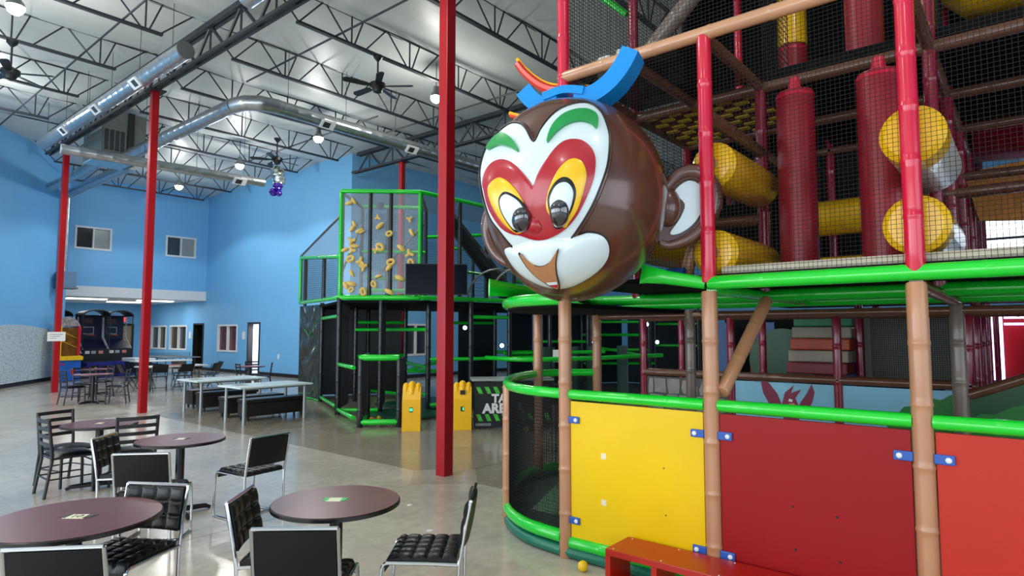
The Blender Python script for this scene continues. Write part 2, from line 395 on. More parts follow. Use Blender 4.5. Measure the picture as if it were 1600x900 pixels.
MB().box((12.34, 37.9, 2.38), (12.76, 37.99, 2.62)).build('housing', mat('exit_red', (255, 60, 60), .5, var=0, emit=1.6), ex)
text_mesh('EXIT', .17, .003, 'lettering', M_white, ex, Matrix.Translation((12.55, 37.895, 2.5)) @ Matrix.Rotation(R(90), 4, 'X'))
for i, (y, lab) in enumerate(((26.85, 'white notice on the blue wall left of the bright doorway'), (32.25, 'white notice on the blue wall left of the dark doorway'))):
    o = MB().box((13.775, y, 1.5), (13.8, y + .22, 1.85)).build('wall_notice', M_white); tag(o, lab, 'sign')
o = MB().box((13.78, 23.95, .72), (13.8, 24.07, .92)).build('wall_outlet', M_white); tag(o, 'white wall outlet plate beside the black tarp', 'outlet')

# ---- ceiling: insulation sheets sagging between the joists
JY = [2.92 + 2.62 * k for k in range(11)]
M_ceil = mat('white_insulation_sheet', (206, 210, 206), .42, var=.05, scale=.7, bump=.35, bscale=2.6, stretch=(.5, 3, 1))
ceil = struct(MB().box((-8.2, -8.2, ZC + .32), (40, 40, ZC + .5)).build('ceiling', M_white))
edges = [-8.2, -2.3] + JY + [31.7]
for a, b in zip(edges, edges[1:]):
    n = 6
    MB().grid(lambda u, v, a=a, b=b: (-8.2 + u * 44, a + (b - a) * v, ZC + .03 - .09 * math.sin(math.pi * v) ** 1.5 - .02 * math.sin(u * 70 + a)), 60, n).build('insulation_sheet', M_ceil, ceil, True)

# ---- open-web steel joists
def joist_proto(x0, x1, z0=7.9, z1=8.53):
    t = thing('roof_joist', None, None, (0, 0, 0))
    for dy in (-.03, .03): MB().box((x0 - .65, dy - .012, z1 - .012), (x1 + .65, dy + .012, z1 + .03)).build('top_chord', M_steel, t)
    MB().box((x0, -.045, z0 - .025), (x1, .045, z0 + .025)).build('bottom_chord', M_steel, t)
    def bar(a, b): MB().tube([(a[0], 0, a[1]), (b[0], 0, b[1])], .018, 6).build('web_bar', M_steel, t)
    bar((x0 + .05, z0), (x0 - .6, z1)); bar((x1 - .05, z0), (x1 + .6, z1))
    n = max(1, round((x1 - x0) / 1.7)); w = (x1 - x0) / n
    for k in range(n):
        a = x0 + k * w
        bar((a + .03, z0), (a + w * .36, z1)); bar((a + w * .40, z1), (a + w * .76, z0)); bar((a + w * .80, z0), (a + w * .80, z1)); bar((a + w * .84, z0), (a + w - .02, z1))
    return t
bays = [('left', -7.9, 4.95, range(2, 8), 'left of the nearer girder'), ('mid', 6.4, 12.8, range(0, 11), 'between the two girders'), ('right', 14.2, 24, range(0, 6), 'beyond the far girder')]
for nm, x0, x1, ks, where in bays:
    pr = joist_proto(x0, x1)
    ks = list(ks)
    for c, k in enumerate(ks):
        o = pr if c == 0 else copy_tree(pr)
        o.location = (0, JY[k], 0)
        tag(o, '%s dark open-web roof joist from the camera %s' % (ORD[c], where), 'roof joist', 'roof joists')
def girder(X, y0, y1, lab, z0=7.6, z1=8.22):
    t = thing('roof_girder', lab, 'girder', (X, y0, 0))
    for dx in (-.06, .06):
        MB().box((X + dx - .035, y0, z1 - .06), (X + dx + .035, y1, z1 + .06)).build('top_chord', M_steel, t)
        MB().box((X + dx - .028, y0 - .3, z0 - .035), (X + dx + .028, y1 + .3, z0 + .035)).build('bottom_chord', M_steel, t)
    n = round((y1 - y0) / 1.31); w = (y1 - y0) / n
    for k in range(n):
        a = y0 + k * w
        MB().tube([(X, a, z0), (X, a + w / 2, z1)], .035, 6).build('web_bar', M_steel, t)
        MB().tube([(X, a + w / 2, z1), (X, a + w, z0)], .035, 6).build('web_bar', M_steel, t)
        MB().tube([(X, a + w / 2, z0), (X, a + w / 2, z1)], .022, 6).build('web_bar', M_steel, t)
girder(5.7, -6, 24.0, 'black lattice roof girder running above the row of red columns')
girder(13.5, 2, 18.4, 'black lattice roof girder beyond the ceiling fans, above the green tower')
rods = [(4.23, 5, 24, 'left of the nearer girder'), (7.3, 4, 14.5, 'crossing above the near ceiling fan'), (7.4, 19.6, 28.3, 'above the hanging air unit'), (12.0, 9, 15.5, 'beside the far girder behind the striped head'), (10.9, 14, 29, 'along the row of bright ceiling lamps')]
for X, y0, y1, w in rods:
    o = MB().tube([(X, y0, 7.95), (X, y1, 7.95)], .022, 6).build('bridging_rod', M_steel); tag(o, 'thin dark bridging rod under the roof joists ' + w, 'rod', 'bridging rods')

# ---- red columns
def column(x, y, z1, lab, w=.08):
    t = thing('steel_column', lab, 'column', (x, y, 0))
    MB().bevbox((x - w, y - w, 0), (x + w, y + w, z1), .012).build('shaft', M_red, t)
    MB().box((x - .19, y - .19, z1), (x + .19, y + .19, z1 + .03)).build('cap_plate', M_steel, t)
    return t
colC = column(5.76, 5.92, 7.52, 'square red steel column nearest the camera')
colB = column(5.7, 15.73, 7.52, 'square red steel column in the middle beside the dining tables')
colA = column(5.87, 23.05, 7.52, 'square red steel column in front of the arcade games with a white notice')
column(13.5, 16.0, 7.52, 'red steel column rising behind the green climbing tower')
o = MB().box((5.6, 22.95, 1.56), (6.06, 22.968, 1.84)).build('column_notice', M_white); tag(o, 'white paper notice taped to the far red column', 'sign')
for k in range(3): MB().box((5.66, 22.947, 1.76 - k * .06), (5.99 - .08 * k, 22.9495, 1.775 - k * .06)).build('print_line', mat('grey_ink', (120, 120, 125), .6), o)
o = MB().box((6.02, 6.35, 1.32), (6.03, 6.6, 1.62)).build('column_notice', M_white)
bpy.data.objects.remove(o)

# ---- ducts
def duct(name, pts, r, parent, m=M_galv, rib=.35, n=24):
    P = [Vector(p) for p in pts]; path = []; rs = []
    L = 0
    for a, b in zip(P, P[1:]):
        seg = (b - a).length; k = max(1, int(seg / rib))
        for i in range(k):
            p = a.lerp(b, i / k); path += [p, p + (b - a).normalized() * .02, p + (b - a).normalized() * .04]; rs += [r, r * 1.02, r]
    path.append(P[-1]); rs.append(r)
    return MB().tube(path, rs, n).build(name, m, parent, True)
M_regis = mat('register_white', (214, 218, 220), .4)
def register(parent, c, R3):
    o = MB().cbox((0, 0, 0), (.19, .02, .11), R3).build('register', M_regis, parent); 
    MB().cbox((-.04, -.022, 0), (.09, .005, .07), R3).build('grille', M_steel, o)
    return o
t = thing('air_duct', 'long blue-tinted round duct with capped end beside the near girder', 'duct', (5.0, 12.4, 7.3))
duct('duct_body', [(5, 12.4, 7.3), (5, 21.9, 7.3)], .165, t)
MB().lathe([(.17, -.02), (.17, .03), (.02, .035)], (5, 12.4, 7.3), 24, Matrix.Rotation(R(90), 3, 'X')).build('end_cap', M_duct2, t, True)
for k in range(3):
    y = 14.6 + 2.5 * k
    Mx = Matrix.Translation((5 - .12, y, 7.3 - .12)) @ Matrix(((0, .707, .707), (1, 0, 0), (0, .707, -.707))).to_4x4()
    register(t, None, Mx)
for k in range(6): MB().cyl((5, 13 + 1.7 * k, 7.46), (5, 13 + 1.7 * k, 8.45), .006, n=5).build('hanger_wire', M_steel, t)
t = thing('air_duct', 'short piece of silver duct at the top edge above the near girder', 'duct', (5.0, 8, 7.35))
duct('duct_body', [(5.0, 10.0, 7.5), (5.0, 6.0, 7.5)], .165, t)
for k in range(3): MB().cyl((5, 6.6 + 1.5 * k, 7.66), (5, 6.6 + 1.5 * k, 8.5), .006, n=5).build('hanger_wire', M_steel, t)
t = thing('air_duct', 'bent silver duct turning from the air unit towards the red playground', 'duct', (6.65, 20.2, 7.0))
arc = [(6.65, 13.75 - 0 * k, 7.0) for k in range(1)] + [(6.65 + .65 * (1 - math.cos(a)), 13.75 - .65 * math.sin(a), 7.0) for a in (R(30), R(60), R(90))]
duct('duct_body', [(6.65, 20.24, 7.0), (6.65, 13.76, 7.0)], .165, t); duct('elbow', [(6.65, 13.76, 7.0)] + arc[1:] + [(7.4, 13.1, 7)], .17, t, rib=.2)
duct('duct_body', [(7.4, 13.1, 7), (15.5, 13.1, 7)], .165, t)
for x in (8.6, 11.3):
    register(t, None, Matrix.Translation((x, 13.1 - .12, 7 - .12)) @ Matrix(((1, 0, 0), (0, .707, -.707), (0, .707, .707))).to_4x4())
for k in range(5): MB().cyl((7.6 + 1.6 * k, 13.1, 7.16), (7.6 + 1.6 * k, 13.1, 8.45), .006, n=5).build('hanger_wire', M_steel, t)
t = thing('air_duct', 'straight silver duct crossing under the hanging air unit', 'duct', (4.6, 18.5, 6.45))
duct('duct_body', [(4.65, 18.75, 6.48), (9.7, 17.98, 6.42)], .13, t)
for k in range(4): MB().cyl((5.2 + 1.3 * k, 18.67 - .198 * k, 6.57), (5.2 + 1.3 * k, 18.67 - .198 * k, 8.52), .006, n=5).build('hanger_wire', M_steel, t)
register(t, None, Matrix.Translation((8.95, 18.0, 6.33)) @ Matrix(((1, 0, 0), (0, .707, -.707), (0, .707, .707))).to_4x4())
t = thing('air_duct', 'second bluish duct dropping to the wall behind the far red column', 'duct', (7.4, 24, 7.2))
duct('duct_body', [(7.4, 22, 7.2), (7.4, 28.6, 7.2)], .17, t)
duct('duct_body', [(6.5, 22, 7.1), (6.5, 27.2, 7.1)], .15, t)
duct('drop', [(7.45, 28.75, 7.2), (7.45, 28.75, 4.16)], .1, t, M_galv, .5)
t = thing('electrical_box', 'grey box on the blue wall behind the far red column', 'utility box', (7.3, 28.6, 3.6))
MB().box((7.2, 28.3, 3.55), (7.75, 28.9, 4.15)).build('cabinet', mat('blue_grey_metal', (96, 128, 160), .5), t); MB().box((7.15, 28.25, 3.5), (7.8, 28.95, 3.55)).build('shelf', M_duct2, t)
hv = thing('air_handler', 'hanging dark air handling unit with louvred grille under the roof', 'air unit', (6.4, 20.6, 6.9))
MB().box((6.0, 20.3, 6.95), (7.15, 21.9, 8.3)).build('cabinet', mat('unit_metal', (108, 116, 114), .45, .2), hv)
MB().box((6.02, 20.27, 7.05), (6.62, 20.3, 7.75)).build('grille_frame', M_duct2, hv)
for k in range(4): MB().box((6.06 + .14 * k, 20.25, 7.1), (6.16 + .14 * k, 20.28, 7.7)).build('louvre', M_steel, hv)
MB().box((6.66, 20.24, 6.9), (6.82, 20.3, 8.3)).build('strap', M_black, hv)
MB().box((6.0, 20.35, 6.92), (7.0, 21.85, 6.951)).build('underside', mat('pale_blue_panel', (120, 180, 220), .5), hv)

# ---- high-bay lamps
M_lamp = mat('lamp_lens', (255, 255, 250), .5, var=0, emit=40)
def lamp(x, y, lab, p=420):
    if lab: lamp_fixture(x, y, lab)
    for kind, e, z in (('POINT', .26, 7.3), ('SPOT', .75, 7.3)):
        l = bpy.data.lights.new('lamp_light', kind); l.shadow_soft_size = .15; l.energy = p * e; l.color = (1, .98, .94)
        if kind == 'SPOT': l.spot_size = R(148); l.spot_blend = .2
        o = bpy.data.objects.new('lamp_light', l); COL.objects.link(o); o.location = (x, y, z)
def lamp_fixture(x, y, lab):
    t = thing('high_bay_lamp', lab, 'ceiling lamp', (x, y, 7.62), 'high-bay lamps')
    MB().lathe([(.03, .3), (.07, .28), (.08, .16), (.13, .09), (.15, .02), (.13, .02)][::-1], (x, y, 7.62), 20).build('housing', M_duct2, t, True)
    MB().lathe([(.01, -.13), (.07, -.115), (.11, -.08), (.14, -.02), (.145, .018)], (x, y, 7.62), 20).build('lens', M_lamp, t, True)
    MB().cyl((x, y, 7.91), (x, y, 8.62), .01, n=6).build('cord', M_steel, t)
lamp(2.62, 13.7, 'bright round ceiling lamp at the top left corner')
lamp(10.4, 11.07, 'bright round ceiling lamp beside the nearest red column')
lamp(10.4, 16.17, 'bright round ceiling lamp just under the bent silver duct')
lamp(10.4, 20.97, 'bright round ceiling lamp above the straight silver duct')
lamp(10.4, 25.9, 'bright round ceiling lamp nearest the two upper windows')
for x, y, p in ((2.62, 6.2, 330), (2.62, -1.2, 110), (-3.5, 13.7, 350), (-3.5, 6.2, 350), (-3.5, -1.2, 150), (3.6, 20.5, 420), (19.5, 12, 300)): lamp(x, y, None, p)   # unseen lights without fixtures, added along and beyond the lamp rows for brightness

# ---- ceiling fans
def fan(x, y, z, lab, rot):
    t = thing('ceiling_fan', lab, 'ceiling fan', (x, y, z), 'ceiling fans')
    MB().lathe([(.02, -.16), (.09, -.13), (.12, -.06), (.17, -.02), (.17, .06), (.1, .1), (.03, .14)], (x, y, z), 20).build('motor', M_frame, t, True)
    MB().cyl((x, y, z + .1), (x, y, 7.86), .02, n=8).build('downrod', M_frame, t)
    MB().lathe([(.03, -.1), (.1, -.02), (.1, .03)], (x, y, 7.86), 16).build('canopy', M_frame, t, True)
    for k in range(5):
        a = rot + k * 2 * math.pi / 5
        Mx = Matrix.Translation((x, y, z)) @ Matrix.Rotation(a, 4, 'Z') @ Matrix.Rotation(R(12), 4, 'X')
        MB().prism([(.14, -.03), (.3, -.07), (.72, -.085), (.78, -.04), (.78, .04), (.72, .085), (.3, .07), (.14, .03)], -.008, .008, lambda u, v, w, Mx=Mx: Mx @ Vector((u, v, w))).build('blade', M_frame, t)
    return t
fan(8.36, 10.76, 7.2, 'black ceiling fan hanging left of the nearest red column', .35)
fan(10.06, 17.9, 7.2, 'black ceiling fan with foil balloons caught under it', .1)
fan(3.05, 16.05, 7.2, 'black ceiling fan at the left edge of the picture', .6)
b = thing('foil_balloon', 'crumpled silver and purple foil balloons hanging from the far ceiling fan', 'balloon', (10.1, 17.9, 6.7))
for k, (dx, dz, r, m) in enumerate(((0, -.02, .22, 'silver'), (.06, -.26, .2, 'silver'), (.02, -.45, .15, 'purple'), (-.1, -.62, .13, 'purple'), (.06, -.66, .1, 'purple'))):
    mm = mat('silver_foil', (190, 200, 200), .15, .9, var=.5, scale=9) if m == 'silver' else mat('purple_foil', (80, 50, 170), .2, .6, var=.4, scale=9)
    MB().lathe([(r * math.sin(math.pi * (i + .01) / 10) * (1 + .15 * math.sin(i * 2.3 + k)), -r * math.cos(math.pi * (i + .01) / 10)) for i in range(11)], (10.06 + dx * .6, 17.85 - dx, 6.80 + dz), 9).build('balloon_lobe', mm, b, True)

# ================================================================ DINING AREA
def quilt(mb, fn, nu, nv, h, sub=8):
    """puffed cells on a surface fn(u, v) -> (point, normal)"""
    def f(u, v):
        p, n = fn(u, v)
        a = abs(math.sin(math.pi * u * nu)) ** .28; b = abs(math.sin(math.pi * v * nv)) ** .28
        return Vector(p) + Vector(n) * h * a * b
    return mb.grid(f, nu * sub, nv * sub)
def chrome_chair():
    """sits at the origin facing +Y; chrome sled frame, quilted black seat and back"""
    t = thing('chrome_chair', None, None)
    r = .0115
    for sx in (-1, 1):
        x = .225 * sx
        pa = crom([(x, .27, .012), (x, .285, .03), (x, .28, .25), (x, .262, .42), (x, .23, .45)], 4, False)
        MB().tube([(x, -.2, .012), (x, 0, .012)] + pa + [(x, 0, .447), (x, -.2, .44)], r, 8).build('side_frame', M_chrome, t, True)
        MB().tube([(x, -.2, .012), (x, -.2, .3), (x, -.205, .44), (x, -.235, .62), (x, -.275, .815)], r, 8).build('rear_post', M_chrome, t, True)
    MB().tube([(-.225, -.275, .815), (.225, -.275, .815)], r, 8).build('top_bar', M_chrome, t, True)
    MB().tube([(-.225, .0, .012), (.225, .0, .012)], r * .8, 8).build('cross_bar', M_chrome, t, True)
    def seat(u, v):     # u across, v back to front with a rolled front edge
        x = (u - .5) * .43; y = -.19 + v * .46; z = .475
        if v > .85: q = (v - .85) / .15; z -= .05 * q * q; y -= .02 * q
        return (x, y, z), (0, .25 if v > .85 else 0, 1)
    mb = quilt(MB(), seat, 5, 5, .018)
    s = mb.build('seat', M_leath, t, True)
    MB().grid(lambda u, v: Vector(seat(u, v)[0]) - Vector((0, 0, .035)), 4, 10).build('seat_underside', M_leath, s, True)
    mb = MB()
    for a, b in (((0, 0), (1, 0)), ((1, 0), (1, 1)), ((1, 1), (0, 1)), ((0, 1), (0, 0))):
        mb.grid(lambda u, v, a=a, b=b: Vector(seat(a[0] + (b[0] - a[0]) * u, a[1] + (b[1] - a[1]) * u)[0]) - Vector((0, 0, .035 * v)), 10, 1)
    mb.build('seat_side', M_leath, s, True)
    def back(u, v):
        x = (u - .5) * .428; z = .535 + v * .27; y = -.222 - v * .05 - .022 * math.cos((u - .5) * math.pi) + .012
        return (x, y + .012, z), (0, 1, .18)
    b = quilt(MB(), back, 4, 3, .015).build('backrest', M_leath, t, True)
    mb = MB().grid(lambda u, v: Vector(back(u, v)[0]) - Vector((0, .03 + .006 * math.sin(math.pi * u) * math.sin(math.pi * v), 0)), 10, 6)
    for a, c in (((0, 0), (1, 0)), ((1, 0), (1, 1)), ((1, 1), (0, 1)), ((0, 1), (0, 0))):
        mb.grid(lambda u, v, a=a, c=c: Vector(back(a[0] + (c[0] - a[0]) * u, a[1] + (c[1] - a[1]) * u)[0]) - Vector((0, .03 * v, 0)), 10, 1)
    mb.build('backrest_shell', mat('black_vinyl_back', (17, 18, 20), .45, spec=.25, bump=.05, bscale=120), b, True)
    return t
def ladder_chair():
    t = thing('ladderback_chair', None, None)
    def leg(a): MB().tube(a, .017, 8).build('leg', M_frame, t, True)
    for sx in (-1, 1):
        x = .2 * sx
        leg([(x, .2, 0), (x * .96, .19, .44)]); leg([(x, -.27, 0), (x * .97, -.21, .40)])
        MB().tube([(x * .97, -.21, .40), (x, -.215, .5), (x * 1.03, -.26, .87)], .018, 8).build('back_post', M_frame, t, True)
        MB().tube([(x * .96, .19, .2), (x * .97, -.235, .2)], .009, 6).build('stretcher', M_frame, t, True)
    MB().tube([(-.19, .19, .36), (.19, .19, .36)], .009, 6).build('stretcher', M_frame, t, True)
    MB().tube([(-.19, -.235, .2), (.19, -.235, .2)], .009, 6).build('stretcher', M_frame, t, True)
    for k in range(4):
        z = .56 + .088 * k; y = -.218 - .05 * (z - .5) / .37
        MB().grid(lambda u, v, z=z, y=y: ((u - .5) * .4, y - .02 * math.sin(math.pi * u), z + v * .042), 8, 1).grid(lambda u, v, z=z, y=y: ((u - .5) * .4, y - .012 - .02 * math.sin(math.pi * u), z + v * .042), 8, 1).grid(lambda u, v, z=z, y=y: ((u - .5) * .4, y - .012 * v - .02 * math.sin(math.pi * u), z + .042), 8, 1).grid(lambda u, v, z=z, y=y: ((u - .5) * .4, y - .012 * v - .02 * math.sin(math.pi * u), z), 8, 1).build('back_slat', M_frame, t)
    MB().box((-.2, -.21, .415), (.2, .2, .44)).build('seat_frame', M_frame, t)
    def cush(u, v):
        x = (u - .5) * .43; y = -.21 + v * .43; e = (math.sin(math.pi * u) * math.sin(math.pi * v)) ** .3
        return (x, y, .44 + .045 * e)
    MB().grid(cush, 12, 12).build('seat_cushion', M_leath, t, True)
    return t
def place(proto, used, x, y, facing, lab, cat, group):
    o = proto if not used else copy_tree(proto); used.append(1)
    o.location = (x, y, 0); o.rotation_euler.z = R(facing - 90); tag(o, lab, cat, group); return o
cc = chrome_chair(); U1 = []
for bx, by, fa, lab in ((3.0, 2.82, 129, 'chrome chair with quilted black seat, right of the table nearest the playground'),
    (3.31, 5.87, 98, 'chrome chair standing apart with its black back turned, in front of the dark benches'),
    (2.02, 3.92, -47, 'chrome chair with quilted back, left of the round table by the playground'),
    (1.86, 3.03, 42, 'chrome chair with plain black back to the camera at bottom centre'),
    (0.96, 3.65, 47, 'chrome chair with plain black back cut off at the bottom left corner'),
    (1.79, 4.62, -149, 'chrome chair showing quilted back and seat, right of the big table with number 10'),
    (2.13, 5.86, 47, 'chrome chair with plain black back towards the camera, behind the number 10 table'),
    (2.25, 7.12, -45, 'narrow-looking chrome chair with quilted back between the two rear round tables')):
    place(cc, U1, bx + .27 * math.cos(R(fa)), by + .27 * math.sin(R(fa)), fa, lab, 'chair', 'chrome quilted chairs')
lc = ladder_chair(); U2 = []
for bx, by, fa, lab in ((2.42, 9.36, -72, 'black ladder-back chair with its back to the far hall, behind the small round table'),
    (2.14, 8.67, 0, 'black ladder-back chair seen from the side at the far left of the small round table'),
    (2.88, 8.06, 80, 'black ladder-back chair with four slats turned to the camera between two round tables'),
    (4.98, 18.9, 5, 'black ladder-back chair beside the foot of the far red column'),
    (5.7, 20.0, -85, 'black ladder-back chair behind the far pink-topped table, seen head on'),
    (6.55, 20.5, 185, 'black ladder-back chair right of the far pink-topped table, the one further back'),
    (6.22, 18.2, 150, 'black ladder-back chair right of the far pink-topped table, the nearer one'),
    (9.45, 18.75, -10, 'black ladder-back chair left of the table in front of the bright doorway'),
    (10.55, 20.0, -110, 'black ladder-back chair behind the table in front of the bright doorway'),
    (10.42, 18.55, 150, 'black ladder-back chair right of the table in front of the bright doorway')):
    place(lc, U2, bx + .24 * math.cos(R(fa)), by + .24 * math.sin(R(fa)), fa, lab, 'chair', 'ladder-back chairs')
M_card = mat('cream_card', (226, 224, 190), .5); M_ink = mat('dark_ink', (40, 46, 44), .6); M_gcard = mat('green_card', (60, 190, 90), .5)
def round_table(x, y, r, lab, rot=0, topm=M_top, z=.75, double=0):
    t = thing('round_table', lab, 'table', (x, y, 0), 'round pedestal tables')
    MB().lathe([(r - .02, z - .032), (r, z - .026), (r, z - .006), (r - .006, z)], (x, y, 0), 56).build('table_edge', M_edge, t, True)
    MB().lathe([(r - .007, z - .002), (r - .007, z + .0015)], (x, y, 0), 56).build('table_top', topm, t)
    MB().cyl((x, y, .03), (x, y, z - .03), .042, n=16).build('pedestal', M_edge, t, True)
    MB().lathe([(.11, z - .05), (.11, z - .034)], (x, y, 0), 16).build('top_plate', M_edge, t)
    for k in range(4):
        a = rot + k * math.pi / 2
        d = Vector((math.cos(a), math.sin(a), 0))
        MB().tube([Vector((x, y, .045)) + d * .03, Vector((x, y, .035)) + d * .26, Vector((x, y, .012)) + d * .31], [.03, .024, .016], 8).build('foot', M_edge, t, True)
    return t
T3 = round_table(1.26, 4.42, .46, 'large round mahogany table with number 10 card at lower left', .4)
T4 = round_table(2.47, 3.54, .41, 'round dark table with green-edged card, in front of the yellow ball', .9)
T2 = round_table(2.83, 6.77, .42, 'round mahogany table in the second row, left of the chair standing apart', -.1)
T1 = round_table(2.68, 8.66, .40, 'round mahogany table in the third row, between three ladder-back chairs', -.3)
M_pinktop = mat('pink_laminate', (150, 70, 84), .3, var=.1, scale=4)  # pinkish top colour of the far round tables
round_table(5.6, 18.75, .45, 'far round table with pinkish top near the far red column', .2, M_pinktop)
round_table(6.45, 21.3, .42, 'farthest round table with pinkish top in front of the arcade games', .2, M_pinktop)
round_table(10.11, 19.29, .45, 'round table with reddish top in front of the bright doorway', .2, M_pinktop)
def card(x, y, z, rz, lab, txt, w=.075, h=.05, green=False):
    t = thing('table_number_card', lab, 'number card', (x, y, z), 'number cards on tables')
    Mx = Matrix.Translation((x, y, z)) @ Matrix.Rotation(rz, 4, 'Z')
    MB().box((-w, -h, .0005), (w, h, .002), Mx).build('card', M_card, t)
    for sx in (-1, 1):
        MB().prism([(sx * w * .8, -h * .9), (sx * w * 1.7, -h * .2), (sx * w * 1.3, .1 * h), (sx * w * 1.7, h * .9), (sx * w * .8, h)], .0006, .0022, lambda u, v, q: Mx @ Vector((u, v, q))).build('leaf_print', M_gcard if green else M_ink, t)
    if txt: text_mesh(txt, h * 1.7, .0006, 'number', M_ink, t, Mx @ Matrix.Translation((0, 0, .0026)))
    return t
VR = R(-50.3)
card(1.27, 4.42, .7515, VR, 'card reading 10 on the large round table at lower left', '10', .062, .042)
card(2.47, 3.56, .7515, VR, 'white and green number card on the table by the playground', None, .05, .045, True)
card(2.83, 6.77, .7515, VR, 'pale number card on the second-row round table', None, .05, .045)
card(2.68, 8.66, .7515, VR, 'pale number card on the third-row round table', None, .05, .045)

# ---- long white party tables with grey legs, leather storage benches
M_ltop = mat('pale_table_top', (206, 222, 220), .3, var=.06, scale=3); M_lleg = mat('grey_table_leg', (150, 156, 160), .35, .4)
def long_table(x0, y0, x1, y1, lab):
    t = thing('party_table', lab, 'table', (x0, y0, 0), 'long white party tables')
    MB().bevbox((x0, y0, .715), (x1, y1, .75), .008).build('table_top', M_ltop, t)
    for x in (x0 + .14, x1 - .14):
        for y in (y0 + .1, y1 - .1): MB().cyl((x, y, 0), (x, y, .715), .034, .03, n=12).build('leg', M_lleg, t, True)
    MB().box((x0 + .14, y0 + .08, .68), (x1 - .14, y0 + .12, .715)).build('apron', M_lleg, t)
    return t
long_table(6.28, 14.3, 7.95, 15.35, 'long white party table further back, nearer the middle red column')
long_table(6.10, 12.0, 7.72, 12.95, 'long white party table nearer the camera, left of the black tarp')
for k, (x, y, lab) in enumerate(((6.4, 14.8, 'dark menu card lying on the farther long white table'), (7.2, 14.9, 'pale menu card lying on the farther long white table'), (6.3, 12.5, 'dark menu card lying on the nearer long white table'))):
    o = MB().box((x, y, .7505), (x + .22, y + .3, .754)).build('menu_card', (mat('menu_print', (110, 116, 116), .5) if k != 1 else mat('menu_pale', (186, 190, 190), .5))); tag(o, lab, 'menu')
M_ott = mat('dark_brown_leather', (34, 28, 28), .33, var=.15, bump=.1, bscale=60)
def ottoman(x0, y0, x1, y1, lab):
    t = thing('storage_ottoman', lab, 'bench', (x0, y0, 0), 'dark leather ottoman benches')
    MB().bevbox((x0 + .01, y0 + .01, .09), (x1 - .01, y1 - .01, .36), .015).build('body', M_ott, t, True)
    MB().bevbox((x0 - .01, y0 - .01, .365), (x1 + .01, y1 + .01, .44), .025).build('lid', M_ott, t, True)
    for x in (x0 + .06, x1 - .06):
        for y in (y0 + .06, y1 - .06): MB().cyl((x, y, 0), (x, y, .092), .022, .032, n=8).build('leg', M_edge, t)
ottoman(6.62, 14.75, 7.95, 15.15, 'dark leather ottoman bench under the farther white table, near side')
ottoman(6.75, 15.6, 8.0, 16.0, 'dark leather ottoman bench under the farther white table, far side')
ottoman(6.5, 12.5, 7.85, 12.9, 'dark leather ottoman bench in front of the nearer white table')
ottoman(6.48, 13.3, 7.8, 13.7, 'dark leather ottoman bench behind the nearer white table')

# ---- far folding tables and chairs
M_fold = mat('white_folding_top', (214, 214, 210), .4)
def folding_table(x0, y0, x1, y1, lab):
    t = thing('folding_table', lab, 'table', (x0, y0, 0), 'white folding tables')
    MB().bevbox((x0, y0, .71), (x1, y1, .75), .01).build('table_top', M_fold, t)
    for x in (x0 + .25, x1 - .25):
        for y in (y0 + .12, y1 - .12): MB().tube([(x, y, 0), (x, y, .71)], .016, 6).build('leg', M_frame, t)
        MB().tube([(x, y0 + .12, .12), (x, y1 - .12, .12)], .012, 6).build('brace', M_frame, t)
folding_table(7.7, 21.3, 9.7, 22.05, 'white folding table behind the middle red column, the nearer of two')
folding_table(9.0, 25.5, 11.0, 26.3, 'white folding table behind the middle red column, the farther of two')
o = MB().lathe([(.35, .752), (.35, .765)], (8.7, 21.7, 0), 24).build('red_tray', mat('dull_red_tray', (150, 60, 60), .5)); tag(o, 'flat dull red tray on the nearer white folding table', 'tray')
def folding_chair():
    t = thing('folding_chair', None, None)
    for sx in (-1, 1):
        x = .21 * sx
        MB().tube([(x, .25, 0), (x, -.05, .5), (x, -.2, .8)], .012, 6).build('front_leg', M_frame, t); MB().tube([(x * .9, -.28, 0), (x * .9, .1, .46)], .012, 6).build('rear_leg', M_frame, t)
    MB().bevbox((-.2, -.17, .44), (.2, .22, .465), .01).build('seat', M_leath, t)
    MB().grid(lambda u, v: ((u - .5) * .42, -.15 - .13 * v + .03 * abs(u - .5), .58 + .25 * v), 4, 2).grid(lambda u, v: ((u - .5) * .42, -.17 - .13 * v + .03 * abs(u - .5), .58 + .25 * v), 4, 2).build('backrest', M_leath, t)
    MB().tube([(-.21, .2, .09), (.21, .2, .09)], .009, 6).build('stretcher', M_frame, t)
    return t
fc = folding_chair(); U3 = []
for x, y, fa, lab in ((8.05, 20.95, 75, 'black folding chair at the near left of the nearer folding table'), (8.75, 20.9, 95, 'black folding chair at the near side middle of the nearer folding table'), (9.55, 20.8, 120, 'black folding chair at the near right corner of the nearer folding table'), (10.0, 21.6, 175, 'black folding chair at the right end of the nearer folding table'), (9.3, 22.5, -95, 'black folding chair across the nearer folding table'), (8.2, 22.5, -80, 'black folding chair across the nearer folding table beside the column'), (7.4, 21.6, 0, 'black folding chair at the left end of the nearer folding table')):
    place(fc, U3, x, y, fa, lab, 'chair', 'black folding chairs')

